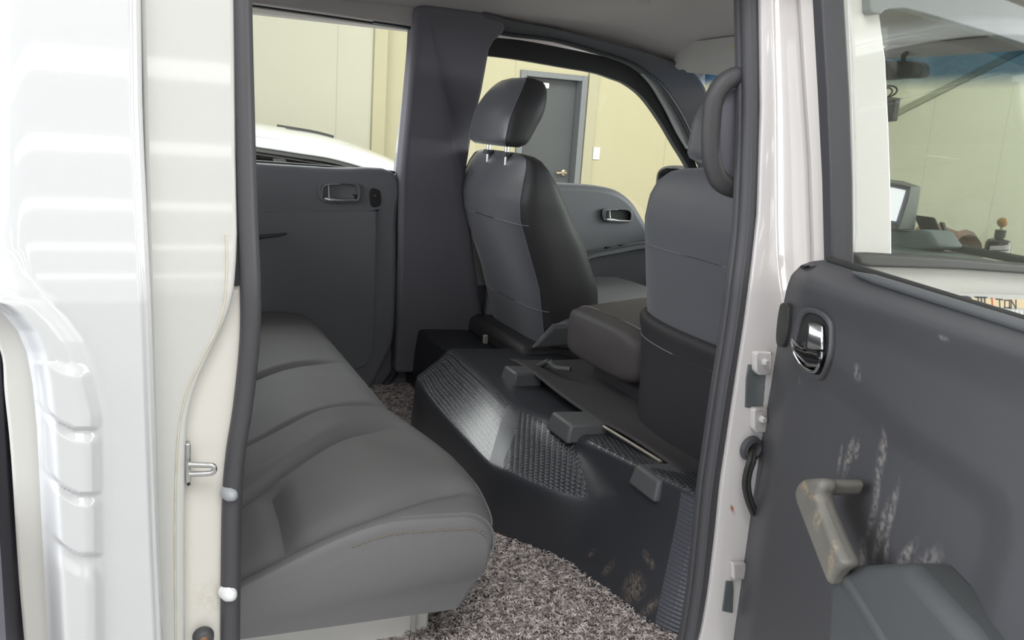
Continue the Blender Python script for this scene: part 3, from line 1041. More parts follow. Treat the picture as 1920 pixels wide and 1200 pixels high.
NY = 270
secs = []
for j in range(NY + 1):
    y = Y0 + (Y1 - Y0) * j / NY
    row = []
    e0, e1 = y - Y0, Y1 - y
    rnd = 0.024
    dz = 0.0
    for e in (e0, e1):
        if e < rnd:
            dz += rnd - sqrt(max(0, rnd * rnd - (rnd - e) ** 2))
    din = 0.0
    for e in (e0, e1):
        if e < 0.06:
            din += 0.022 * (1 - sqrt(max(0, 1 - (1 - e / 0.06) ** 2)))
    near_top = -0.022 * sm(0.12, 0.0, e0)
    for i, (x, z) in enumerate(bench_prof(y)):
        topw = sm(0.80, 0.90, z)
        zz = z - dz * topw * 0.8 + near_top * topw
        if 2 <= i <= 50:
            zz += bench_h(x, y) * sm(0.0, 0.04, min(e0, e1) + 0.012)
        xx = x - din * sm(0.3, 0.5, x)
        row.append(V(xx, y, zz))
    secs.append(row)
g = G()
g.loft(secs, cap=False)
npf = len(secs[0])
g.f += [tuple(range(npf - 1, -1, -1)), tuple(range(len(g.v) - npf, len(g.v)))]
fmv = []
for fc in g.f:
    c = sum((g.v[i] for i in fc), Vector()) / len(fc)
    ids = [i % npf for i in fc]
    side = c.y < Y0 + 0.006 or c.y > Y1 - 0.002
    fr = min(ids) >= 52
    fmv.append(1 if (side or fr) else 0)
obj('cushion', g.v, g.f, BENCH, bn, mats=[BENCH, BENCH_SIDE], fm=fmv)
# side seam piping with stitch line on the near end
sec0 = secs[3]
edge = [p + V(0, -0.004, -0.004) for p in sec0[2:56]]
G().tube(edge, 0.0022, 8).out('piping', BENCH_SIDE, bn)
g = G()
low = [p + V(0, -0.0112, -0.020) for p in secs[2][4:52]]
acc = 0
pts_l = spline(low, 3)
for i in range(0, len(pts_l) - 2, 2):
    a, b = pts_l[i], pts_l[i] + (pts_l[i + 1] - pts_l[i]) * 1.1
    if a.x > 0.28:
        g.tube([a + V(0, 0.001, 0), (a + b) / 2 + V(0, -0.0003, 0), b + V(0, 0.001, 0)], 0.0010, 5)
g.out('stitching', STITCH, bn)
fe = [r[52] + V(0.001, 0, 0.0) for r in secs[3:268]]
G().tube(fe, 0.0016, 6).out('piping', BENCH_SIDE, bn)
G().box((0.40, 0.21, 0.755), (0.463, 1.45, 0.80)).out('front_skirt', BENCH_SIDE, bn, bevel=0.006)
# backrest
secs = []
for z, xr, th in ((0.87, -0.10, 0.16), (0.95, -0.11, 0.17), (1.15, -0.115, 0.15), (1.32, -0.118, 0.11), (1.40, -0.118, 0.07), (1.415, -0.115, 0.03)):
    row = []
    for q in range(40):
        a = 2 * pi * q / 40
        sx_, sy_ = cos(a), sin(a)
        ex_ = 0.35
        row.append(V(xr + th / 2 + th / 2 * (abs(sx_) ** ex_) * (1 if sx_ > 0 else -1), 0.83 + (0.66 - 0.02 * (z > 1.38)) * (abs(sy_) ** 0.2) * (1 if sy_ > 0 else -1), z))
    secs.append(row)
G().loft(secs).out('backrest', BENCH, bn, sub=1)


# ================================================================== FRONT SEATS
def se(a, n):
    c, s_ = cos(a), sin(a)
    return (abs(c) ** (2 / n)) * (1 if c >= 0 else -1), (abs(s_) ** (2 / n)) * (1 if s_ >= 0 else -1)


def seat_sections(tab, yc, n=5.0, cnt=48):
    secs = []
    zs = [t[0] for t in tab]
    N = 40
    for i in range(N + 1):
        k = i / N
        z = zs[0] + (zs[-1] - zs[0]) * (1 - (1 - k) ** 1.6)
        hw = interp([(t[0], t[1]) for t in tab], z)
        xr = interp([(t[0], t[2]) for t in tab], z)
        th = interp([(t[0], t[3]) for t in tab], z)
        row = []
        for q in range(cnt):
            a = 2 * pi * (q + 0.5) / cnt
            sx_, sy_ = se(a, n)
            row.append(V(xr + th / 2 + th / 2 * sx_, yc + hw * sy_, z))
        secs.append(row)
    return secs


def rear_seam(secs, frac, lo=14, hi=34):
    i = int(frac * (len(secs) - 1))
    return [p + V(-0.0006, 0, 0) for p in secs[i][lo:hi]]


def make_headrest(root, yc, xr, z0, z1, hw, th, lean=0.06):
    secs = []
    N = 22
    for i in range(N + 1):
        k = i / N
        z = z0 + (z1 - z0) * k
        r = min(1.0, sqrt(max(0.0, 1 - ((0.14 - k) / 0.14) ** 2)) if k < 0.14 else 1.0)
        rt = sqrt(max(0.0, 1 - ((k - 0.42) / 0.58) ** 2)) if k > 0.42 else 1.0
        w = hw * (0.86 + 0.14 * r) * (0.30 + 0.70 * rt ** 0.8)
        t = th * (0.55 + 0.45 * r) * (0.25 + 0.75 * rt) * (0.75 + 0.25 * sm(0, 0.5, k))
        xc = xr + th * 0.48 + lean * 1.1 * k ** 1.2
        row = []
        for q in range(40):
            a = 2 * pi * (q + 0.5) / 40
            sx_, sy_ = se(a, 3.0)
            row.append(V(xc + t / 2 * sx_, yc + w * sy_, z))
        secs.append(row)
    gh = G().loft(secs)
    fmh = [0 if len(f_) == 4 and 14 <= min(i % 40 for i in f_) and max(i % 40 for i in f_) <= 26 else 1 for f_ in gh.f]
    h = gh.out('headrest', LEATHER, root, mats=[LEATHER, LEATHER_SIDE], fm=fmh)
    for s in (-1, 1):
        edge = [r[(14 if s > 0 else 26)] for r in secs]
        G().tube([p + V(-0.0005, 0.0005 * s, 0) for p in edge], 0.0014, 6).out('piping', SEAM, h)
        y = yc + 0.065 * s
        p = G().tube([V(xr + th * 0.5, y, z0 - 0.05), V(xr + th * 0.5, y, z0 + 0.03)], 0.006, 12).out('headrest_post', CHROME, h)
        G().lathe([(0, 0.012), (0.013, 0.012), (0.016, 0.0), (0, -0.002)], (xr + th * 0.5, y, z0 - 0.027), (0, 0, 1), 16).out('post_guide', GREYPL, h)
    return h


# driver seat (far)
ds = empty('driver_seat', (1.2, 1.34, 0.69), 'black leather driver seat with headrest, nearest the far front door', 'seat', )
tab = [(0.84, 0.190, 1.060, 0.20), (0.93, 0.215, 1.045, 0.21), (1.08, 0.240, 1.005, 0.215), (1.20, 0.245, 0.958, 0.205), (1.26, 0.245, 0.936, 0.188), (1.31, 0.247, 0.932, 0.160), (1.36, 0.243, 0.944, 0.115), (1.395, 0.230, 0.958, 0.074), (1.417, 0.208, 0.968, 0.045), (1.427, 0.165, 0.974, 0.030), (1.430, 0.10, 0.977, 0.015)]
ss = seat_sections(tab, 1.345, 4.4)
def seat_faces(g, cnt, lo, hi):
    fm = []
    for f_ in g.f:
        ks = [i % cnt for i in f_]
        fm.append(0 if len(f_) == 4 and lo <= min(ks) and max(ks) <= hi else 1)
    return fm


gb = G().loft(ss)
bk = gb.out('backrest', LEATHER, ds, mats=[LEATHER, LEATHER_SIDE], fm=seat_faces(gb, 48, 17, 30))
def zrow(secs, z):
    return min(range(len(secs)), key=lambda i: abs(secs[i][0].z - z))
G().tube([p + V(-0.0008, 0, 0) for p in ss[zrow(ss, 1.245)][15:33]], 0.0013, 6).out('seam', SEAM, bk)
for q, s in ((17, 1), (30, -1)):
    G().tube([r[q] + V(-0.0006, 0.0004 * s, 0) for r in ss[2:38]], 0.0014, 6).out('piping', SEAM, bk)
G().tube([p + V(-0.0008, 0, 0) for p in ss[zrow(ss, 1.02)][15:33]], 0.0011, 6).out('seam', SEAM, bk)
make_headrest(ds, 1.335, 0.893, 1.446, 1.630, 0.142, 0.136)
cs = []
for x, hw, zb, zt in ((1.05, 0.20, 0.93, 0.99), (1.08, 0.235, 0.90, 1.02), (1.25, 0.245, 0.90, 1.03), (1.45, 0.245, 0.90, 1.05), (1.52, 0.23, 0.91, 1.04), (1.55, 0.19, 0.94, 1.01)):
    row = []
    for q in range(32):
        sx_, sy_ = se(2 * pi * (q + 0.5) / 32, 4.5)
        row.append(V(x, 1.34 + hw * sy_, (zb + zt) / 2 + (zt - zb) / 2 * sx_))
    cs.append(row)
G().loft(cs).out('seat_cushion', LEATHER, ds, sub=1)
G().box((0.985, 1.13, 0.86), (1.45, 1.57, 0.92)).out('seat_base', LEATHER_SIDE, ds, bevel=0.02)
# seat-side trim strip and buckle stalk
G().prism([V(1.00, 1.105, 0.92), V(1.30, 1.105, 0.93), V(1.34, 1.105, 0.99), V(1.06, 1.105, 0.985)], (0, 0.02, 0)).out('side_trim', GREYPL, ds, bevel=0.01)
pb = at(910, 636, X=0.93)
o = G().obox(pb, (0.006, 0, 0), (0, 0.006, 0), (0, 0, 0.012)).out('belt_anchor', material('ivory_plastic', (0.35, 0.33, 0.28, 1), 0.5), ds, bevel=0.002)

# passenger seat (near)
ps = empty('passenger_seat', (1.2, 0.345, 0.69), 'black leather passenger seat with pocketed back, beside the open door pillar', 'seat')
tab = [(0.87, 0.205, 0.995, 0.17), (0.90, 0.225, 0.985, 0.19), (1.02, 0.238, 0.982, 0.20), (1.115, 0.240, 0.978, 0.20), (1.25, 0.240, 0.960, 0.175), (1.34, 0.238, 0.949, 0.14), (1.385, 0.222, 0.950, 0.11), (1.415, 0.200, 0.955, 0.09), (1.435, 0.165, 0.962, 0.07), (1.446, 0.11, 0.972, 0.045), (1.450, 0.06, 0.98, 0.02)]
ss = seat_sections(tab, 0.345, 4.2)
gb = G().loft(ss)
bk = gb.out('backrest', LEATHER, ps, mats=[LEATHER, LEATHER_SIDE], fm=seat_faces(gb, 48, 16, 31))
G().tube([p + V(-0.0008, 0, 0) for p in ss[zrow(ss, 1.285)][14:34]], 0.0013, 6).out('seam', SEAM, bk)
for q, s in ((17, 1), (30, -1)):
    G().tube([r[q] + V(-0.0006, 0.0004 * s, 0) for r in ss[6:38]], 0.0012, 6).out('piping', SEAM, bk)
# map pocket: lower panel with a rolled elastic top and a lower hem
prow = []
for z, dx in ((0.885, -0.004), (0.91, -0.012), (0.95, -0.010), (1.05, -0.010), (1.10, -0.012), (1.125, -0.018), (1.14, -0.017), (1.148, -0.008), (1.146, 0.0)):
    base = ss[zrow(ss, min(z, 1.40))]
    row = []
    for q in range(13, 35):
        p = base[q]
        k = (p.y - 0.345) / 0.24
        sag = 0.012 * k * k - 0.006
        row.append(V(p.x + dx - 0.001, p.y + (0.004 if q < 24 else -0.004), z + sag * sm(1.0, 1.14, z)))
    prow.append(row)
n = len(prow[0])
v = [p for r in prow for p in r]
f = [(i * n + k, i * n + k + 1, (i + 1) * n + k + 1, (i + 1) * n + k) for i in range(len(prow) - 1) for k in range(n - 1)]
pk = obj('map_pocket', v, f, LEATHER_SIDE, ps, sub=1)
G().tube([p + V(-0.001, 0, -0.002) for p in prow[4]], 0.0011, 6).out('seam', SEAM, pk)
lowr = [V(p.x - 0.004, p.y, 0.893 + 0.0 * p.y) for p in prow[0]]
G().tube(lowr, 0.013, 10).out('hem', LEATHER_SIDE, pk)
make_headrest(ps, 0.350, 0.975, 1.456, 1.640, 0.178, 0.150)
cs = []
for x, hw, zb, zt in ((1.05, 0.20, 0.93, 0.99), (1.08, 0.235, 0.90, 1.02), (1.25, 0.245, 0.90, 1.03), (1.45, 0.245, 0.90, 1.05), (1.52, 0.23, 0.91, 1.04), (1.55, 0.19, 0.94, 1.01)):
    row = []
    for q in range(32):
        sx_, sy_ = se(2 * pi * (q + 0.5) / 32, 4.5)
        row.append(V(x, 0.345 + hw * sy_, (zb + zt) / 2 + (zt - zb) / 2 * sx_))
    cs.append(row)
G().loft(cs).out('seat_cushion', LEATHER, ps, sub=1)
G().box((1.02, 0.13, 0.86), (1.45, 0.56, 0.92)).out('seat_base', LEATHER_SIDE, ps, bevel=0.02)

# centre seat, folded
cn = empty('centre_seat', (1.2, 0.76, 0.69), 'dark folded centre seat cushion between the two front seats', 'seat')
cs = []
CV = material('warm_black_vinyl', (0.072, 0.063, 0.065, 1), 0.6, bump=(420, 0.2, 0.0008))
for x, e in ((1.0, 0.72), (1.004, 0.86), (1.015, 0.96), (1.04, 1.0), (1.2, 1.0), (1.42, 1.0), (1.47, 0.93), (1.49, 0.7)):
    row = []
    for q in range(36):
        sx_, sy_ = se(2 * pi * (q + 0.5) / 36, 5)
        row.append(V(x, 0.772 + 0.170 * sy_ * e, 1.02 + 0.062 * sx_ * e + 0.022 * sm(1.0, 1.15, x)))
    cs.append(row)
cc = G().loft(cs).out('seat_cushion', CV, cn)
G().tube([p + V(0, 0, 0.0005) for p in cs[3][29:36] + cs[3][0:8]], 0.0012, 6).out('piping', SEAM, cc)
G().box((1.06, 0.66, 0.90), (1.42, 0.88, 0.975)).out('seat_base', LEATHER_SIDE, cn, bevel=0.01)

# ================================================================== ENGINE COVER / KICK PANEL
ec = empty('engine_cover', (0.85, 0.84, 0.69), 'glossy black moulded step panel with ribbed hump below the front seats', 'panel')
# columns: (T edge, mid, lip, base) in world coordinates
cols = [
    ((0.825, 1.60, 0.878), (0.820, 1.60, 0.840), (0.815, 1.60, 0.80), (0.810, 1.60, 0.690)),
    ((0.825, 1.40, 0.878), (0.820, 1.40, 0.840), (0.815, 1.40, 0.80), (0.808, 1.40, 0.690)),
    ((0.824, 1.27, 0.878), (0.818, 1.27, 0.840), (0.810, 1.27, 0.79), (0.800, 1.26, 0.690)),
    ((0.806, 1.20, 0.905), (0.768, 1.18, 0.886), (0.692, 1.14, 0.852), (0.680, 1.14, 0.690)),
    ((0.802, 1.05, 0.904), (0.758, 1.02, 0.883), (0.674, 0.97, 0.845), (0.662, 0.97, 0.690)),
    ((0.800, 0.90, 0.900), (0.754, 0.84, 0.877), (0.670, 0.75, 0.835), (0.655, 0.76, 0.690)),
    ((0.798, 0.785, 0.895), (0.752, 0.72, 0.871), (0.672, 0.59, 0.829), (0.656, 0.60, 0.690)),
    ((0.812, 0.71, 0.893), (0.775, 0.63, 0.872), (0.686, 0.52, 0.838), (0.676, 0.53, 0.690)),
    ((0.826, 0.62, 0.900), (0.790, 0.54, 0.868), (0.728, 0.44, 0.832), (0.725, 0.46, 0.690)),
    ((0.828, 0.57, 0.903), (0.815, 0.47, 0.872), (0.790, 0.38, 0.830), (0.758, 0.39, 0.690)),
    ((0.830, 0.48, 0.910), (0.826, 0.40, 0.880), (0.820, 0.335, 0.850), (0.770, 0.32, 0.690)),
    ((0.834, 0.35, 0.922), (0.830, 0.31, 0.895), (0.824, 0.28, 0.860), (0.782, 0.25, 0.690)),
    ((0.838, 0.22, 0.936), (0.834, 0.21, 0.905), (0.828, 0.20, 0.870), (0.795, 0.18, 0.690)),
    ((0.842, 0.145, 0.943), (0.838, 0.142, 0.910), (0.832, 0.14, 0.870), (0.808, 0.135, 0.690)),
    ((0.860, 0.112, 0.941), (0.858, 0.106, 0.905), (0.852, 0.104, 0.870), (0.835, 0.100, 0.690)),
    ((0.910, 0.102, 0.938), (0.908, 0.094, 0.905), (0.905, 0.092, 0.870), (0.895, 0.090, 0.690)),
]
T, MD, L, B = ([V(*c[i]) for c in cols] for i in range(4))
KS = 5
T, MD, L, B = spline(T, KS), spline(MD, KS), spline(L, KS), spline(B, KS)
NC = len(T)
prof_rows = []
for i in range(NC):
    back = V(1.12, T[i].y, min(T[i].z + 0.0, 0.905) - 0.012)
    if T[i].x > 0.85:
        back = V(1.12, T[i].y, 0.893)
    t2 = T[i] + (back - T[i]).normalized() * 0.018
    p = []
    p.append(back)
    p.append(back.lerp(t2, 0.5))
    # rounded top edge
    for k in range(5):
        s = k / 4
        d1 = T[i] + (MD[i] - T[i]) * 0.35
        p.append((t2 * (1 - s) ** 2 + T[i] * 2 * s * (1 - s) + d1 * s * s))
    for k in range(1, 9):
        p.append(T[i] + (MD[i] - T[i]) * (0.35 + 0.65 * k / 8))
    for k in range(1, 9):
        p.append(MD[i].lerp(L[i], k / 8 * 0.92))
    l0, l2 = MD[i].lerp(L[i], 0.92), L[i].lerp(B[i], 0.14)
    for k in range(1, 5):
        s = k / 4
        p.append(l0 * (1 - s) ** 2 + L[i] * 2 * s * (1 - s) + l2 * s * s)
    for k in range(1, 8):
        p.append(l2.lerp(B[i], k / 7))
    prof_rows.append(p)
n = len(prof_rows[0])
v = [p for r in prof_rows for p in r]
f, fm = [], []
for i in range(NC - 1):
    ci = i / KS
    for k in range(n - 1):
        f.append((i * n + k, i * n + k + 1, (i + 1) * n + k + 1, (i + 1) * n + k))
        z = 0
        if 5 <= k <= 22:
            if 2.6 <= ci < 6.0:
                z = 1
            elif 6.6 <= ci < 9.0:
                z = 2
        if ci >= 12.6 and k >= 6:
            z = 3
        if k < 5 and ci > 9.4:
            z = 2
        fm.append(z)


def ribbed(name, kind):
    m = material(name, ((0.042, 0.044, 0.051, 1) if kind < 3 else (0.075, 0.08, 0.095, 1)), (0.24 if kind == 1 else 0.38), coat=(0.7 if kind == 1 else 0.15))  # lighter bluish base on the corner kind stands in for light on its ridges
    m.node_tree.nodes['Principled BSDF'].inputs['Coat Roughness'].default_value = 0.2
    nt = m.node_tree
    b = nt.nodes['Principled BSDF']
    tc = nt.nodes.new('ShaderNodeTexCoord')
    mp = nt.nodes.new('ShaderNodeMapping')
    nt.links.new(tc.outputs['Object'], mp.inputs['Vector'])

    def wave(axis, scale, prof='SIN'):
        w = nt.nodes.new('ShaderNodeTexWave')
        w.bands_direction = axis
        w.wave_profile = prof
        w.inputs['Scale'].default_value = scale
        nt.links.new(mp.outputs['Vector'], w.inputs['Vector'])
        return w.outputs['Fac']

    def mathn(op, a, b_):
        x = nt.nodes.new('ShaderNodeMath')
        x.operation = op
        for i, q in enumerate((a, b_)):
            if isinstance(q, (int, float)):
                x.inputs[i].default_value = q
            else:
                nt.links.new(q, x.inputs[i])
        return x.outputs[0]
    if kind == 1:
        mp.inputs['Rotation'].default_value = (0, radians(-38), 0)
        h = mathn('ADD', wave('X', 36), mathn('MULTIPLY', wave('Y', 44), 0.22))
        st, dd_ = 0.9, 0.005
    elif kind == 2:
        mp.inputs['Rotation'].default_value = (0, radians(-20), radians(20))
        h = mathn('MULTIPLY', wave('X', 34), wave('Y', 34))
        st, dd_ = 0.8, 0.0035
    else:
        h = mathn('ADD', wave('Z', 42), mathn('MULTIPLY', wave('Y', 36), 0.3))
        st, dd_ = 0.5, 0.002
    bp = nt.nodes.new('ShaderNodeBump')
    bp.inputs['Strength'].default_value = st
    bp.inputs['Distance'].default_value = dd_
    nt.links.new(h, bp.inputs['Height'])
    nt.links.new(bp.outputs['Normal'], b.inputs['Normal'])
    return m


COVER_S = COVER
dm = [(1200, 1045, 0.018, 0.004), (1210, 1060, 0.012, 0.004), (1150, 1065, 0.010, 0.02), (1180, 1130, 0.014, 0.02), (1215, 1140, 0.01, 0.03), (1125, 1035, 0.008, 0.01), (1190, 1100, 0.03, 0.03)]
add_marks(COVER_S, S(150, 135, 120), [(at(x, y, X=0.80), (0.04, rw, rh + 0.006), (0.5, 0, 0)) for x, y, rw, rh in dm], 0.5, 170)
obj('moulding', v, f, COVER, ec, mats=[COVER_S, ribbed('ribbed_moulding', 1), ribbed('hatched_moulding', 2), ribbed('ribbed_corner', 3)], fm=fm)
# end cap towards the opening is closed by the last column; seat hinge covers on the top
for (x, y, w, d, h, s) in ((972, 694, 0.040, 0.050, 0.018, 0.9), (1075, 785, 0.050, 0.062, 0.022, 0.55), (1235, 886, 0.045, 0.055, 0.022, 0.28)):
    c = at(x, y, Z=0.925)
    z0 = c.z - 0.035
    pts = [V(c.x - d * 0.62, c.y + w, z0), V(c.x - d * 0.62, c.y - w, z0), V(c.x + d, c.y - w * 0.9, z0), V(c.x + d, c.y + w * 0.9, z0)]
    top_ = [V(c.x - d * 0.45, c.y + w * 0.86, c.z + 0.004), V(c.x - d * 0.45, c.y - w * 0.86, c.z + 0.004), V(c.x + d * 0.9, c.y - w * 0.8, c.z), V(c.x + d * 0.9, c.y + w * 0.8, c.z)]
    hc = G().add(pts + top_, [(3, 2, 1, 0), (4, 5, 6, 7), (0, 1, 5, 4), (1, 2, 6, 5), (2, 3, 7, 6), (3, 0, 4, 7)]).out('hinge_cover', GREYPL, ec, bevel=0.006)
c = at(1083, 960, X=0.80)
G().lathe([(0, 0.006), (0.006, 0.005), (0.009, 0.0), (0, -0.004)], c + V(-0.004, 0, 0), (-1, 0, 0.1), 16).out('push_button', GREYPL, ec)
G().prism([at(x, y, X=0.80) for x, y in ((764, 612), (800, 600), (905, 668), (862, 690))], (0.06, 0, 0)).out('top_ledge', COVER, ec, bevel=0.008) if False else None
# mat under the front seats and the metal rail
mt = G()


def matfn(u, v):
    x = 0.90 + 0.28 * u
    y = 1.02 - 0.90 * v
    return V(x, y, 0.912 + 0.006 * noise.noise(V(x * 7, y * 7, 0)) + 0.010 * gauss(u, 0.12) * (0.5 + 0.5 * sin(v * 11)))


o = mt.grid(24, 60, matfn).out('rubber_mat', MAT_RUB, None, solid=0.004, soff=-1)
tag(o, 'thin dark rubber mat lying under the front seats', 'mat')
rl = G().tube([at(1132, 800, Z=0.921), at(1180, 829, Z=0.921), at(1240, 866, Z=0.921)], 0.0035, 8).out('seat_rail', material('dull_rail', (0.40, 0.36, 0.31, 1), 0.4, metal=0.6), ec)
G().tube(spline([at(1000, 690, X=0.96), at(1015, 684, X=0.955), at(1030, 678, X=0.95), at(1040, 689, X=0.955), at(1070, 693, X=0.98)], 5), 0.007, 8).out('seat_latch', GREYPL, ec)

# ================================================================== FAR REAR DOOR (closed)
fr = empty('rear_door', (0.4, 1.6, 0.75), 'closed far rear door with dark inner trim and window onto the parked car', 'door')
tp = [far(x, y, 0.0) for x, y in sp2([(250, 290), (480, 306), (620, 315), (742, 325), (745, 420), (744, 560), (738, 640), (716, 690), (690, 740)], 4)] + [V(0.5, 1.56, 0.74), V(0.0, 1.56, 0.74)]
G().prism(tp, (0, 0.045, 0)).out('trim_panel', TRIM, fr, bevel=0.014, seg=4)
ip = [far(x, y, -0.012) for x, y in sp2([(300, 395), (480, 398), (690, 396), (704, 404), (703, 520), (699, 640), (690, 676), (672, 690), (640, 692)], 4)] + [V(0.30, 1.548, 0.80)]
G().prism(ip, (0, 0.02, 0)).out('trim_inset', TRIM, fr, bevel=0.010)
G().band([far(x, y, 0.03) for x, y in ((250, 284), (480, 301), (620, 311), (742, 321))], [far(x, y, 0.03) for x, y in ((250, 290), (480, 307), (620, 317), (742, 327))], (0, 0.03, 0)).out('weatherstrip', RUBBER, fr, bevel=0.004)
G().prism([V(0.0, 1.605, 0.74), V(0.76, 1.605, 0.74), V(0.76, 1.605, 1.33), V(0.0, 1.605, 1.33)], (0, 0.05, 0)).out('outer_skin', PAINT, fr, bevel=0.01)
pane = [far(x, y, 0.055) for x, y in ((250, 290), (745, 326), (772, 46), (250, -30))]
G().prism(pane, (0, 0.004, 0)).out('window_glass', GLASS, fr, smooth=False)


def inside_handle(parent, P, sc=1.0):
    """recess ring + chrome lever traced around a centre, P maps local (px, py, offset) to a point"""
    out_ = sp2([(-40, -8), (-34, -17), (0, -20), (30, -19), (39, -10), (39, 8), (33, 17), (0, 19), (-30, 18), (-39, 8)], 4, True)
    inn = [(x * 0.86, y * 0.78) for x, y in out_]
    d = P(0, 0, 0.012) - P(0, 0, 0.0)
    bz = G().ring([P(x, y, -0.010) for x, y in out_], [P(x, y, -0.010) for x, y in inn], d).out('handle_bezel', TRIM, parent, bevel=0.002)
    G().prism([P(x, y, 0.003) for x, y in inn], d * 0.2).out('handle_recess', BLACK, bz, smooth=False)
    G().tube([P(x, y, -0.010) for x, y in ((-29, 12), (-22, 13), (-12, 14), (2, 14.5), (18, 14), (33, 13.5))], [0.004, 0.0075, 0.0065, 0.004, 0.003, 0.0025], 10, rb=[0.003, 0.005, 0.005, 0.004, 0.003, 0.0025]).out('lever', CHROME, bz)
    G().tube([P(x, y, -0.009) for x, y in ((-21, -13), (-21, 0), (-20, 13))], [0.003, 0.0032, 0.004], 8).out('lever_stem', CHROME, bz)
    G().tube([P(x, y, -0.011) for x, y in sp2([(-34, 10), (-32, -8), (-24, -14), (0, -16)], 4)], 0.0016, 6).out('chrome_edge', CHROME, bz)
    return bz


inside_handle(fr, lambda x, y, o: far(637 + x, 361 + y + 0.02 * x, o - 0.006))
lk = G().prism([far(x, y, -0.006) for x, y in sp2([(694, 355), (710, 356), (714, 364), (714, 382), (708, 387), (696, 386)], 3, True)], (0, 0.02, 0)).out('lock_switch', BLACK, fr, bevel=0.003)
G().lathe([(0, 0.004), (0.003, 0.003), (0.004, 0), (0, 0)], far(703, 367, -0.007), (0, -1, 0), 10).out('lock_button', GREYPL, lk)
G().tube([far(x, y, -0.012) for x, y in ((380, 452), (480, 445), (520, 441), (538, 438))], [0.006, 0.006, 0.005, 0.003], 8, rb=[0.012, 0.012, 0.01, 0.006]).out('pocket_edge', GREYPL, fr)

# ================================================================== FAR FRONT DOOR (closed)
ff = empty('front_door', (1.4, 1.6, 0.75), 'closed far front door with black curved window frame and chrome handle', 'door')
outer = sp2([(905, 64), (930, 70), (983, 76), (1073, 93), (1140, 108), (1180, 124), (1210, 144), (1234, 166), (1262, 208), (1283, 248), (1300, 290), (1318, 350)], 5)
inner = sp2([(900, 104), (918, 105), (973, 112), (1060, 127), (1117, 137), (1150, 148), (1175, 158), (1207, 183), (1240, 228), (1266, 272), (1288, 308), (1312, 354)], 5)
G().band([far(x, y, 0.045) for x, y in outer], [far(x, y, 0.045) for x, y in inner], (0, 0.03, 0)).out('window_frame', BLACK, ff, bevel=0.004)
tp = [far(x, y, -0.03) for x, y in sp2([(960, 338), (1030, 343), (1090, 346), (1130, 350), (1160, 358), (1185, 376), (1203, 402), (1222, 440), (1240, 500)], 4)] + [V(1.72, 1.53, 0.74), V(1.02, 1.53, 0.74)]
G().prism(tp, (0, 0.06, 0)).out('trim_panel', TRIM, ff, bevel=0.02, seg=4)
inside_handle(ff, lambda x, y, o: far(1158 + x * 0.72, 404 + y * 0.68 + 0.04 * x, o - 0.036))
arm = [far(x, y, -0.085) for x, y in ((1060, 494), (1105, 478), (1190, 462), (1240, 458))]
G().tube(arm, 0.012, 10, rb=0.03).out('armrest', TRIM, ff)
G().tube([p + V(0, -0.02, 0.012) for p in arm], 0.0025, 6).out('armrest_edge', GREYPL, ff)
sw = [V(1.43, 1.44, 0), V(1.50, 1.44, 0)]
for k in range(2):
    c = far(1140 + 26 * k, 470 - 4 * k, -0.09)
    G().obox(c + V(0, 0, 0.008), (0.010, 0, 0), (0, 0.008, 0), (0, 0, 0.004)).out('window_switch', BLACK, ff, bevel=0.002)
G().prism([V(1.0, 1.605, 0.74), V(1.8, 1.605, 0.74), V(1.78, 1.605, 1.10), V(1.55, 1.605, 1.26), V(1.40, 1.605, 1.315), V(1.0, 1.605, 1.33)], (0, 0.05, 0)).out('outer_skin', PAINT, ff, bevel=0.01)
pane = [far(x, y, 0.058) for x, y in inner] + [far(1240, 420, 0.058), far(1185, 372, 0.058), far(1130, 350, 0.058), far(890, 338, 0.058)]
G().prism(pane, (0, 0.004, 0)).out('window_glass', GLASS, ff, smooth=False)
# wing mirror outside the far front door
mo = [(1228, 340), (1231, 322), (1240, 313), (1256, 310), (1278, 311), (1290, 316), (1290, 350), (1260, 380), (1228, 366)]
wm = G().prism([at(x, y, X=1.90) for x, y in sp2(mo, 3, True)], (0.09, 0, 0)).out('wing_mirror', BLACK, ff, bevel=0.012)
mi = [(1234, 332), (1240, 320), (1252, 315), (1270, 315), (1280, 322), (1278, 350), (1255, 368), (1236, 360)]
G().prism([at(x, y, X=1.895) for x, y in sp2(mi, 3, True)], (0.01, 0, 0)).out('mirror_glass', material('mirror_glass', (0.9, 0.92, 0.95, 1), 0.02, metal=1.0), wm, smooth=False)

# ================================================================== NEAR FRONT DOOR (closed) with its decal
nf = empty('front_door', (1.3, 0.0, 0.75), 'closed white front door carrying the lettered stripe, beyond the open door', 'door')
FDP = material('white_door_paint', (0.60, 0.59, 0.56, 1), 0.35, coat=0.8)
# rear upright of the window frame
col_ = [(1592, -40), (1592, 0), (1598, 130), (1603, 300), (1604, 440), (1601, 470), (1609, 500), (1612, 520)]
colr = [(1640, -40), (1650, 22), (1662, 110), (1668, 240), (1672, 360), (1673, 440), (1673, 476), (1673, 520)]
G().band([skin(x, y, 0.004) for x, y in col_], [skin(x, y, 0.006) for x, y in colr], (0, 0.035, 0)).out('window_frame', FDP, nf, bevel=0.004)
lower = [skin(1606, 476, 0.003)] + [skin(x, y, 0.003) for x, y in ((1700, 484), (1920, 500), (2100, 512))] + [V(1.80, 0.003, 1.28), V(1.82, 0.003, 0.75), V(0.975, 0.003, 0.75)]
G().prism(lower, (0, 0.05, 0)).out('outer_skin', FDP, nf, bevel=0.006)
st_ = [(1606, 476), (1640, 476), (1674, 478), (1800, 486), (1920, 497), (2100, 512), (2100, 528), (1920, 514), (1800, 506), (1700, 503), (1630, 501), (1614, 496)]
SILL = material('grey_sill_trim', (0.057, 0.057, 0.055, 1), 0.6, bump=(600, 0.2))
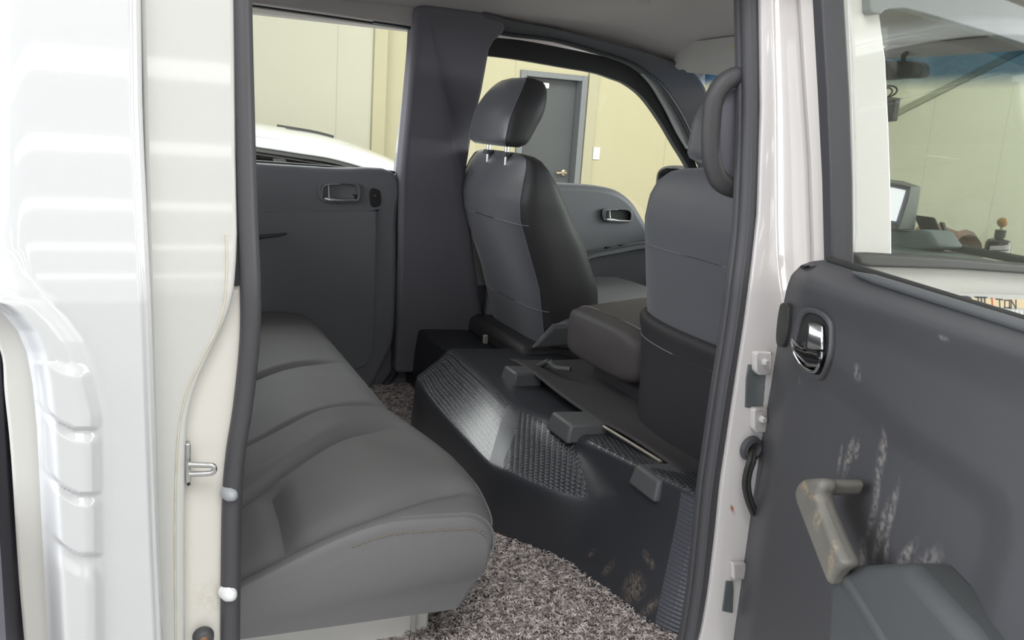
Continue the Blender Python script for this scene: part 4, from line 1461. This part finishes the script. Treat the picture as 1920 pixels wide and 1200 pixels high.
G().prism([skin(x, y, -0.012) for x, y in st_], (0, 0.04, 0)).out('sill_trim', SILL, nf, bevel=0.004)
pane = [skin(x, y, 0.030) for x, y in ((1645, -20), (1665, 110), (1675, 480), (1920, 498), (2100, 512))] + [V(1.75, 0.035, 1.33), V(1.55, 0.06, 1.62), V(1.35, 0.075, 1.74)]
G().prism(pane, (0, 0.004, 0)).out('window_glass', GLASS, nf, smooth=False)
dfl = [(1632, -40), (1633, 20), (1636, 25), (1652, 27), (1658, 20), (1668, 17), (1697, 16), (1740, 27), (1800, 45), (1860, 63), (1920, 83), (2000, 120), (2100, 190), (2100, 130), (2000, 55), (1940, 20), (1900, 4), (1860, -12), (1800, -40)]
DEF = material('smoke_grey_deflector', (0.17, 0.185, 0.195, 1), 0.35)
G().prism([skin(x, y, -0.012) for x, y in dfl], (0, 0.022, 0)).out('rain_deflector', DEF, nf, bevel=0.009)
# lettered stripe on the door
GREY_D = material('decal_grey', S(196, 196, 192), 0.45)
ORANGE = material('decal_peach', S(226, 204, 164), 0.45)
INK = material('decal_dark_ink', S(72, 74, 84), 0.45)
REDINK = material('decal_red_ink', S(190, 96, 72), 0.45)
WHT = material('decal_white', S(225, 226, 226), 0.45)
N0 = -0.0005


def dq(pts, off=0.002, th=0.0012):
    return [skin(x, y, off - th) for x, y in pts], (0, th * 0.9, 0)


p_, d_ = dq([(1775, 550), (1920, 553), (2060, 556), (2060, 600), (1920, 600), (1820, 582)])
dc = G().prism(p_, d_).out('decal_stripe', GREY_D, nf, smooth=False)
p_, d_ = dq([(1822, 559), (1920, 562), (2060, 566), (2060, 582), (1920, 578), (1826, 574)], 0.0012)
G().prism(p_, d_).out('decal_band', ORANGE, dc, smooth=False)
g = G()


def stroke(g, pts, w=3.0, off=0.0006):
    for (x0, y0), (x1, y1) in zip(pts, pts[1:]):
        dx, dy = x1 - x0, y1 - y0
        l_ = sqrt(dx * dx + dy * dy) or 1
        nx, ny = -dy / l_ * w / 2, dx / l_ * w / 2
        ux, uy = dx / l_ * w / 2, dy / l_ * w / 2
        q, d = dq([(x0 - ux + nx, y0 - uy + ny), (x1 + ux + nx, y1 + uy + ny), (x1 + ux - nx, y1 + uy - ny), (x0 - ux - nx, y0 - uy - ny)], off, 0.0008)
        g.prism(q, d)


def sl(x, y):
    return (x, y + 0.05 * (x - 1830))


# roman three with serifs
stroke(g, [(1830, 557), (1850, 558)], 2.5)
for x in (1834, 1840, 1846):
    stroke(g, [(x, 558), (x + 1, 574)], 3.2)
stroke(g, [(1831, 574), (1851, 575)], 2.5)
# T O N
stroke(g, [(1868, 561), (1880, 562)], 2.6)
stroke(g, [(1874, 562), (1875, 577)], 2.6)
stroke(g, [(1884, 563), (1893, 563), (1893, 577), (1884, 577), (1884, 563)], 2.4)
stroke(g, [(1896, 578), (1896, 563), (1905, 578), (1905, 563)], 2.4)
g.out('decal_letters', INK, dc, smooth=False)
g = G()
stroke(g, [(1860, 560), (1861, 576)], 3.2)
g.out('decal_numeral', REDINK, dc, smooth=False)
p_, d_ = dq(sp2([(1800, 556), (1814, 555), (1821, 558), (1822, 566), (1816, 570), (1802, 566)], 3, True), 0.0006)
G().prism(p_, d_).out('decal_emblem', INK, dc, smooth=False)
g = G()
for i in range(16):
    x = 1872 + i * 8
    p_, d_ = dq([(x, 582 + 0.06 * (x - 1880)), (x + 5, 581 + 0.06 * (x - 1880)), (x + 7, 587 + 0.06 * (x - 1880)), (x + 2, 588 + 0.06 * (x - 1880))], 0.0012)
    g.prism(p_, d_)
g.out('decal_chevrons', WHT, dc, smooth=False)

# near B-pillar outer skin between the two doors
a = [skin(x, y, 0.012) for x, y in ((1560, -40), (1562, 0), (1575, 240), (1578, 440), (1578, 560))]
b = [skin(x, y, 0.012) for x, y in ((1589, -40), (1589.5, 0), (1600, 300), (1601, 440), (1603, 560))]
G().band(a, b, (0, 0.02, 0)).out('pillar_skin', FDP, cab, bevel=0.003)

a = [skin(x, y, 0.036) for x, y in ((1580, -40), (1582, 0), (1592, 300), (1593, 440), (1595, 560))]
b = [skin(x, y, 0.036) for x, y in ((1600, -40), (1602, 0), (1612, 300), (1612, 440), (1614, 560))]
G().band(a, b, (0, 0.006, 0)).out('door_gap_backing', BLACK, cab)  # black backing strip standing in for the shade in the gap
# side rail of the roof above the near openings
sk = [(1.768, 0.072), (1.80, 0.078), (1.84, 0.088), (1.87, 0.105)]
v = [V(x, y, z) for z, y in sk for x in (-0.2, 0.5, 1.1, 1.5)]
f = [(i * 4 + k, i * 4 + k + 1, i * 4 + k + 5, i * 4 + k + 4) for i in range(3) for k in range(3)]
obj('roof_rail', v, f, PAINT, cab, solid=0.03, soff=1)
G().tube([V(0.09, 0.09, 1.765), V(0.45, 0.09, 1.772), V(0.80, 0.09, 1.765)], 0.011, 10).out('door_seal', RUBBER, cab)

# ================================================================== OPEN REAR DOOR
od = empty('rear_door', tuple(DO + DU * 0.4 + V(0, 0, 0.72)), 'open near rear door with scuffed grey trim, chrome handle and pull grip', 'door')
ODT = material('scuffed_grey_trim', (0.060, 0.060, 0.065, 1), 0.50, bump=(900, 0.25), var=(5, 0.1))
LEFT = [(0, 1548, 487), (0.04, 1522, 490), (0.08, 1502, 497), (0.13, 1484, 515), (0.17, 1475, 540), (0.22, 1468, 575), (0.30, 1460, 630), (0.42, 1446, 720), (0.55, 1428, 825), (0.70, 1408, 960), (0.85, 1388, 1090), (1.0, 1366, 1250)]


def left_pt(t):
    return interp([(a, b) for a, b, c in LEFT], t), interp([(a, c) for a, b, c in LEFT], t)


def top_line(x):
    return 487 + (x - 1548) * 0.3135


def seg_dist(px, py, poly):
    best = 1e9
    sgn = 1
    for (x0, y0), (x1, y1) in zip(poly, poly[1:]):
        dx, dy = x1 - x0, y1 - y0
        t = max(0, min(1, ((px - x0) * dx + (py - y0) * dy) / (dx * dx + dy * dy)))
        qx, qy = x0 + t * dx - px, y0 + t * dy - py
        d = sqrt(qx * qx + qy * qy)
        if d < best:
            best = d
            sgn = 1 if (dx * (py - y0) - dy * (px - x0)) > 0 else -1
    return best * sgn


CREASE = sp2([(1440, 640), (1580, 690), (1700, 790), (1800, 858), (1868, 910), (1892, 950), (1897, 1010), (1880, 1090), (1850, 1200), (1830, 1290)], 5)


def door_off(x, y):
    o = 0.050
    dt = (y - top_line(x)) * 0.95
    dl = x - interp([(c, b) for a, b, c in LEFT], y) if y > 500 else 200
    o -= 0.030 * (1 - sm(0, 70, dt)) ** 1.6
    o -= 0.022 * (1 - sm(0, 44, dl)) ** 1.6
    o += 0.010 * sm(140, 20, dt) * sm(0, 80, dt)
    d = seg_dist(x, y, CREASE)           # positive: below / inside the recess
    o -= 0.016 * sm(-6, 60, d)
    return o


def door_fn(u, v):
    lx, ly = left_pt(v)
    rx, ry = 2090, 657 + (1400 - 657) * v
    uu = u ** 1.3
    x, y = lx + (rx - lx) * uu, ly + (ry - ly) * uu
    return dpt(x, y, door_off(x, y))


def ds_(x, y, e=0.0):
    return dpt(x, y, door_off(x, y) + e)


g = G().grid(90, 90, door_fn)
nb = 91
# turn the left edge back to the door shell
base = len(g.v)
for j in range(91):
    p = g.v[j * nb]
    g.v.append(p - DN * 0.03 + DU * 0.004)
for j in range(90):
    g.f.append((j * nb, base + j, base + j + 1, (j + 1) * nb))
scf = [(1592, 855, .006, .030, 10), (1607, 843, .004, .014, 0), (1645, 905, .005, .05, -8), (1655, 850, .006, .035, 0), (1633, 975, .004, .03, 5), (1607, 700, .006, .012, -20), (1500, 715, .003, .006, 0), (1770, 635, .006, .004, 0), (1730, 1075, .012, .045, 30), (1618, 1040, .006, .02, -20), (1672, 960, .005, .04, 4), (1700, 1040, .006, .03, 30), (1650, 1000, .005, .045, 6), (1662, 1035, .004, .02, -10), (1575, 860, .003, .02, 0)]
marks = []
for x, y, ru, rz, ang in scf:
    marks.append((ds_(x, y), (0.06, ru * 1.6, rz * 1.1), (radians(ang), 0, radians(-16))))
add_marks(ODT, S(150, 146, 142), marks, 0.55, 150)
g.out('trim_panel', ODT, od)
# outer shell of the door
sh = [DO + DU * (-0.035) + V(0, 0, 0.74), DO + DU * 0.80 + V(0, 0, 0.74), DO + DU * 0.80 + V(0, 0, 1.335), DO + DU * (-0.035) + V(0, 0, 1.335)]
G().prism([p - DN * 0.07 for p in sh], DN * 0.085).out('outer_skin', PAINT, od, bevel=0.012)
# sill weatherstrip and lip
a = [dpt(x, top_line(x) - 2, 0.016) for x in range(1556, 2110, 40)]
G().tube(a, 0.005, 8).out('weatherstrip', BLACK, od)
a = [dpt(x, top_line(x) + 8, 0.026) for x in range(1600, 2110, 40)]
G().tube(a, [0.002] + [0.0055] * (len(a) - 1), 8).out('sill_lip', GREYPL, od)
# window frame upright, sloping top rail (above the picture), glass
a = [dpt(x, y, 0.012) for x, y in ((1519, -60), (1522, 0), (1532, 180), (1540, 340), (1544, 500))]
b = [dpt(x, y, 0.012) for x, y in ((1538, -60), (1541, 0), (1552, 180), (1558, 340), (1560, 500))]
fru = G().band(a, b, -DN * 0.03).out('window_frame', RUBBER, od, bevel=0.003)
a2 = [dpt(x, y, 0.002) for x, y in ((1536, -60), (1540, 0), (1551, 180), (1557, 340), (1559, 500))]
b2 = [dpt(x, y, 0.002) for x, y in ((1549, -60), (1552, 0), (1563, 180), (1568, 340), (1568, 500))]
G().band(a2, b2, -DN * 0.02).out('glass_run', BLACK, fru)
tr_ = [DO + DU * u + DN * o_ + V(0, 0, z) for u, o_, z in ((0.035, 0.075, 1.735), (0.05, 0.082, 1.748), (0.12, 0.082, 1.752), (0.45, 0.082, 1.752), (0.64, 0.080, 1.74), (0.70, 0.07, 1.66), (0.73, 0.01, 1.34))]
G().tube(spline(tr_, 5), 0.016, 8).out('window_frame', RUBBER, od)
gp = [dpt(1556, 496, -0.004), dpt(1556, -40, -0.004)]
gl_ = [gp[0], gp[1], gp[1] + DU * 0.66, gp[0] + DU * 0.70]
gl_[3].z = gp[0].z
gl_[2].z = gp[1].z
G().prism(gl_, -DN * 0.004).out('window_glass', GLASS, od, smooth=False)
# inside handle
OUT = sp2([(1492, 598), (1499, 583), (1514, 576), (1536, 582), (1550, 594), (1558, 612), (1558, 650), (1552, 682), (1543, 705), (1535, 713), (1519, 708), (1500, 690), (1486, 668), (1481, 645), (1486, 620)], 4, True)
cx, cy = 1521, 645
INN = [(cx + (x - cx) * 0.80, cy + (y - cy) * 0.84) for x, y in OUT]
bz = G().ring([ds_(x, y, 0.006) for x, y in OUT], [ds_(x, y, 0.008) for x, y in INN], -DN * 0.016).out('handle_bezel', ODT, od, bevel=0.003)
G().prism([ds_(x, y, 0.0025) for x, y in INN], -DN * 0.003).out('handle_recess', BLACK, bz, smooth=False)
G().grid(8, 8, lambda u, v: ds_(1519 - 6 * v + (26 + 7 * v) * u, 606 + 44 * v + 4 * u + 3 * u * v, 0.003 + 0.010 * (1 - u) + 0.003 * sin(pi * v * 0.9))).out('lever', CHROME, bz, solid=0.003, soff=-1)
G().tube([ds_(x, y, 0.009) for x, y in sp2([(1485, 638), (1487, 655), (1496, 675), (1510, 690), (1526, 697), (1533, 690), (1540, 672), (1542, 660)], 5)], [0.0012] + [0.0022] * 34 + [0.0028], 8).out('chrome_edge', CHROME, bz)
G().grid(8, 6, lambda u, v: ds_(1487 + 52 * u, 646 + 12 * u + (40 - 12 * abs(u - 0.5)) * v * (0.35 + 0.65 * min(1, 2 * u)), 0.005 + 0.006 * sin(pi * v))).out('lever_base', material('gloss_black', (0.01, 0.01, 0.011, 1), 0.08), bz, solid=0.002)
G().tube([ds_(x, y, 0.010) for x, y in ((1485, 637), (1495, 648), (1505, 655), (1514, 649), (1519, 640))], 0.0016, 8).out('chrome_edge', CHROME, bz)
# lock switch
lk = G().prism([ds_(x, y, -0.004) for x, y in sp2([(1474, 571), (1481, 568), (1488, 572), (1489, 585), (1486, 620), (1480, 646), (1473, 651), (1467, 646), (1466, 625), (1470, 590)], 3, True)], DN * 0.009).out('lock_switch', BLACK, od, bevel=0.002)
G().prism([ds_(x, y, 0.0052) for x, y in ((1474, 590), (1482, 590), (1479, 622), (1471, 622))], DN * 0.003).out('lock_button', BLACK, lk, bevel=0.001)
# pull grip: arm out of the panel, then a sloping bar into the armrest block
gpl = [(1488, 915), (1494, 904), (1504, 898), (1530, 896), (1540, 900), (1538, 918), (1532, 930), (1536, 948), (1560, 1008), (1584, 1060), (1566, 1070), (1556, 1082), (1550, 1102), (1530, 1050), (1505, 985), (1490, 945), (1486, 928)]
gpp = [dpt(x, y, 0.100, False) for x, y in gpl]
grip = G().prism(gpp, -DN * 0.022).out('pull_grip', HANDLE, od, bevel=0.008, seg=4)
lk_ = [dpt(x, y, 0.098, False) for x, y in ((1500, 900), (1534, 898), (1538, 908), (1532, 926), (1504, 928))]
G().prism(lk_, -DN * 0.053).out('grip_root', HANDLE, grip, bevel=0.005)
add_marks(HANDLE, S(170, 150, 118), [(dpt(1532, 975, 0.1, False), (0.012, 0.012, 0.014), (0, 0, 0)), (dpt(1515, 920, 0.1, False), (0.02, 0.03, 0.008), (0, 0, 0)), (dpt(1560, 1040, 0.1, False), (0.008, 0.008, 0.03), (0, 0, 0))], 0.6, 160)
blk = [(1548, 1090), (1566, 1068), (1590, 1060), (1640, 1058), (1682, 1056), (1700, 1060), (1745, 1110), (1810, 1180), (1880, 1290), (1545, 1290), (1546, 1180)]
ARM = material('armrest_grey', (0.064, 0.068, 0.070, 1), 0.48, bump=(800, 0.2))
G().prism([dpt(x, y, 0.080, False) for x, y in blk], -DN * 0.06).out('armrest', ARM, od, bevel=0.016, seg=4)
G().tube([dpt(x, y, 0.076, False) for x, y in sp2([(1578, 1066), (1606, 1110), (1640, 1165), (1690, 1250)], 4)], 0.009, 10, ref=tuple(DN), rb=0.008).out('armrest_ridge', ARM, od)

# ================================================================== DASH AND WHAT STANDS ON IT
db = empty('dashboard', (1.9, 0.84, 0.9), 'blue-grey dashboard top under the windshield', 'dashboard')
secs = []
DASHP = [(2.06, 0.80), (2.07, 1.20), (2.04, 1.246), (1.98, 1.258), (1.88, 1.258), (1.78, 1.250), (1.71, 1.230), (1.67, 1.18), (1.68, 1.05), (1.74, 0.85)]
for j in range(25):
    y = 0.12 + 1.44 * j / 24
    bow = 0.05 * (1 - ((y - 0.84) / 0.74) ** 2) - 0.05
    secs.append([V(x + bow * sm(1.7, 2.05, x), y, z) for x, z in DASHP])
G().loft(secs).out('dash_top', DASHM, db)
# low cluster hood the screen stands on
hp = [at(x, y, X=1.90) for x, y in ((1640, 425), (1690, 433), (1722, 430), (1738, 434), (1760, 464), (1720, 470), (1640, 466))]
G().prism(hp, (0.10, 0, 0)).out('dash_hood', DASHM, db, bevel=0.012)
scn = empty('screen', tuple(at(1690, 440, X=1.90)), 'lit dash screen in a dark housing on the dashboard', 'screen')
hs = [(1640, 333), (1690, 338), (1716, 342), (1727, 349), (1727, 360), (1721, 395), (1716, 430), (1640, 430)]
hp = [at(x, y, X=1.93) for x, y in hs]
HOUS = material('screen_housing', (0.15, 0.16, 0.162, 1), 0.55, bump=(600, 0.2))
fs = [(1640, 338), (1690, 346), (1708, 350), (1703, 372), (1692, 405), (1682, 432), (1640, 424)]
secs = [[at(x, y, X=1.86) for x, y in fs], [at(x, y, X=1.93) for x, y in ((1640, 333), (1694, 339), (1727, 350), (1724, 374), (1719, 405), (1716, 431), (1640, 431))]]
G().loft(secs).out('housing', HOUS, scn, bevel=0.004)
G().prism([at(x, y, X=1.857) for x, y in ((1640, 345), (1688, 351), (1705, 354), (1698, 378), (1684, 421), (1640, 412))], (0.003, 0, 0)).out('bezel', material('violet_grey_bezel', (0.22, 0.21, 0.29, 1), 0.3), scn, smooth=False)
G().prism([at(x, y, X=1.853) for x, y in ((1640, 347), (1674, 352), (1697, 357), (1690, 381), (1679, 415), (1640, 408))], (0.002, 0, 0)).out('display', material('lit_display', (0.8, 0.85, 0.9, 1), 0.3, emit=((0.93, 0.96, 1, 1), 1.6)), scn, smooth=False)
# black tablet leaning behind the screen
tb = [at(x, y, X=1.97) for x, y in ((1712, 402), (1722, 403), (1752, 407), (1769, 452), (1762, 456), (1735, 452))]
o = G().prism(tb, (0.012, 0, -0.01)).out('tablet', BLACK, None, bevel=0.003)
tag(o, 'thin black slab leaning against the windshield behind the screen', 'tablet')
tb = [at(x, y, X=1.985) for x, y in ((1760, 416), (1766, 417), (1774, 440), (1768, 440))]
o = G().prism(tb, (0.012, 0, 0)).out('phone_holder', BLACK, None, bevel=0.002)
tag(o, 'small black upright clip on the dash between slab and bottle', 'holder')
# diffuser bottle
cb = at(1867, 484, Z=1.257)
s_ = (cb - CAM).dot(FW) / F            # metres per pixel at the bottle
bt = empty('diffuser_bottle', tuple(cb), 'small dark bottle with white label and wooden ball stopper on the dash', 'bottle')
DKB = material('dark_brown_bottle', (0.022, 0.014, 0.016, 1), 0.12)
r_ = 22 * s_
G().lathe([(0, 0), (r_ * 0.92, 0.0), (r_, 2 * s_), (r_, 28 * s_), (r_ * 0.86, 34 * s_), (9.5 * s_, 37 * s_), (9 * s_, 40 * s_), (0, 40 * s_)], cb, (0, 0, 1), 28).out('bottle', DKB, bt)
G().lathe([(0, 39 * s_), (9.5 * s_, 39 * s_), (9.5 * s_, 53 * s_), (0, 53 * s_)], cb, (0, 0, 1), 24).out('collar', BLACK, bt, bevel=0.001)
G().tube([cb + V(0, 0, 52 * s_), cb + V(0, 0, 60 * s_)], 2.6 * s_, 10).out('stopper_stem', material('pale_wood', S(214, 180, 140), 0.6), bt)
G().lathe([(9.5 * s_ * sin(pi * k / 12), (67 - 9 * cos(pi * k / 12)) * s_) for k in range(13)], cb, (0, 0, 1), 20).out('stopper_ball', material('amber_wood', S(206, 146, 84), 0.5, var=(60, 0.1)), bt)
# label wraps the side that faces the door window
to = (CAM - cb)
a0 = math.atan2(to.y, to.x)
LBL = material('label_paper', S(214, 206, 212), 0.6)
g = G().grid(14, 3, lambda u, v: cb + V((r_ + 0.0006) * cos(a0 + 1.15 - 1.75 * u), (r_ + 0.0006) * sin(a0 + 1.15 - 1.75 * u) * 1.0, (5 + 25 * v - (7 * u * v)) * s_))
lb = g.out('label', LBL, bt, solid=0.0006)
g = G().grid(10, 1, lambda u, v: cb + V((r_ + 0.0012) * cos(a0 + 0.95 - 1.2 * u), (r_ + 0.0012) * sin(a0 + 0.95 - 1.2 * u), (18 - 3 * u + 1.6 * v) * s_))
g.out('label_print', BLACK, lb, solid=0.0004)

# ================================================================== CARGO BED behind the cab
cb_ = empty('cargo_bed', (-0.8, 0.84, 0.55), 'dark grey cargo bed gate behind the cab', 'cargo bed')
CG = material('slate_grey_steel', (0.075, 0.08, 0.09, 1), 0.6, var=(6, 0.2))
G().box((-2.6, -0.02, 0.60), (-0.20, 0.02, 1.07)).out('side_gate', CG, cb_, bevel=0.01)
G().box((-2.6, -0.032, 0.74), (-0.20, -0.02, 0.82)).out('gate_rib', CG, cb_, bevel=0.006)
G().box((-2.6, -0.032, 0.92), (-0.20, -0.02, 1.0)).out('gate_rib', CG, cb_, bevel=0.006)
G().box((-2.6, 0.02, 0.56), (-0.20, 1.66, 0.60)).out('bed_floor', CG, cb_, smooth=False)
G().box((-0.24, 0.02, 0.60), (-0.20, 1.66, 1.10)).out('headboard', material('brown_headboard', (0.12, 0.08, 0.065, 1), 0.7), cb_, smooth=False)
G().box((-2.6, 1.66, 0.60), (-0.20, 1.70, 1.07)).out('side_gate', CG, cb_, smooth=False)
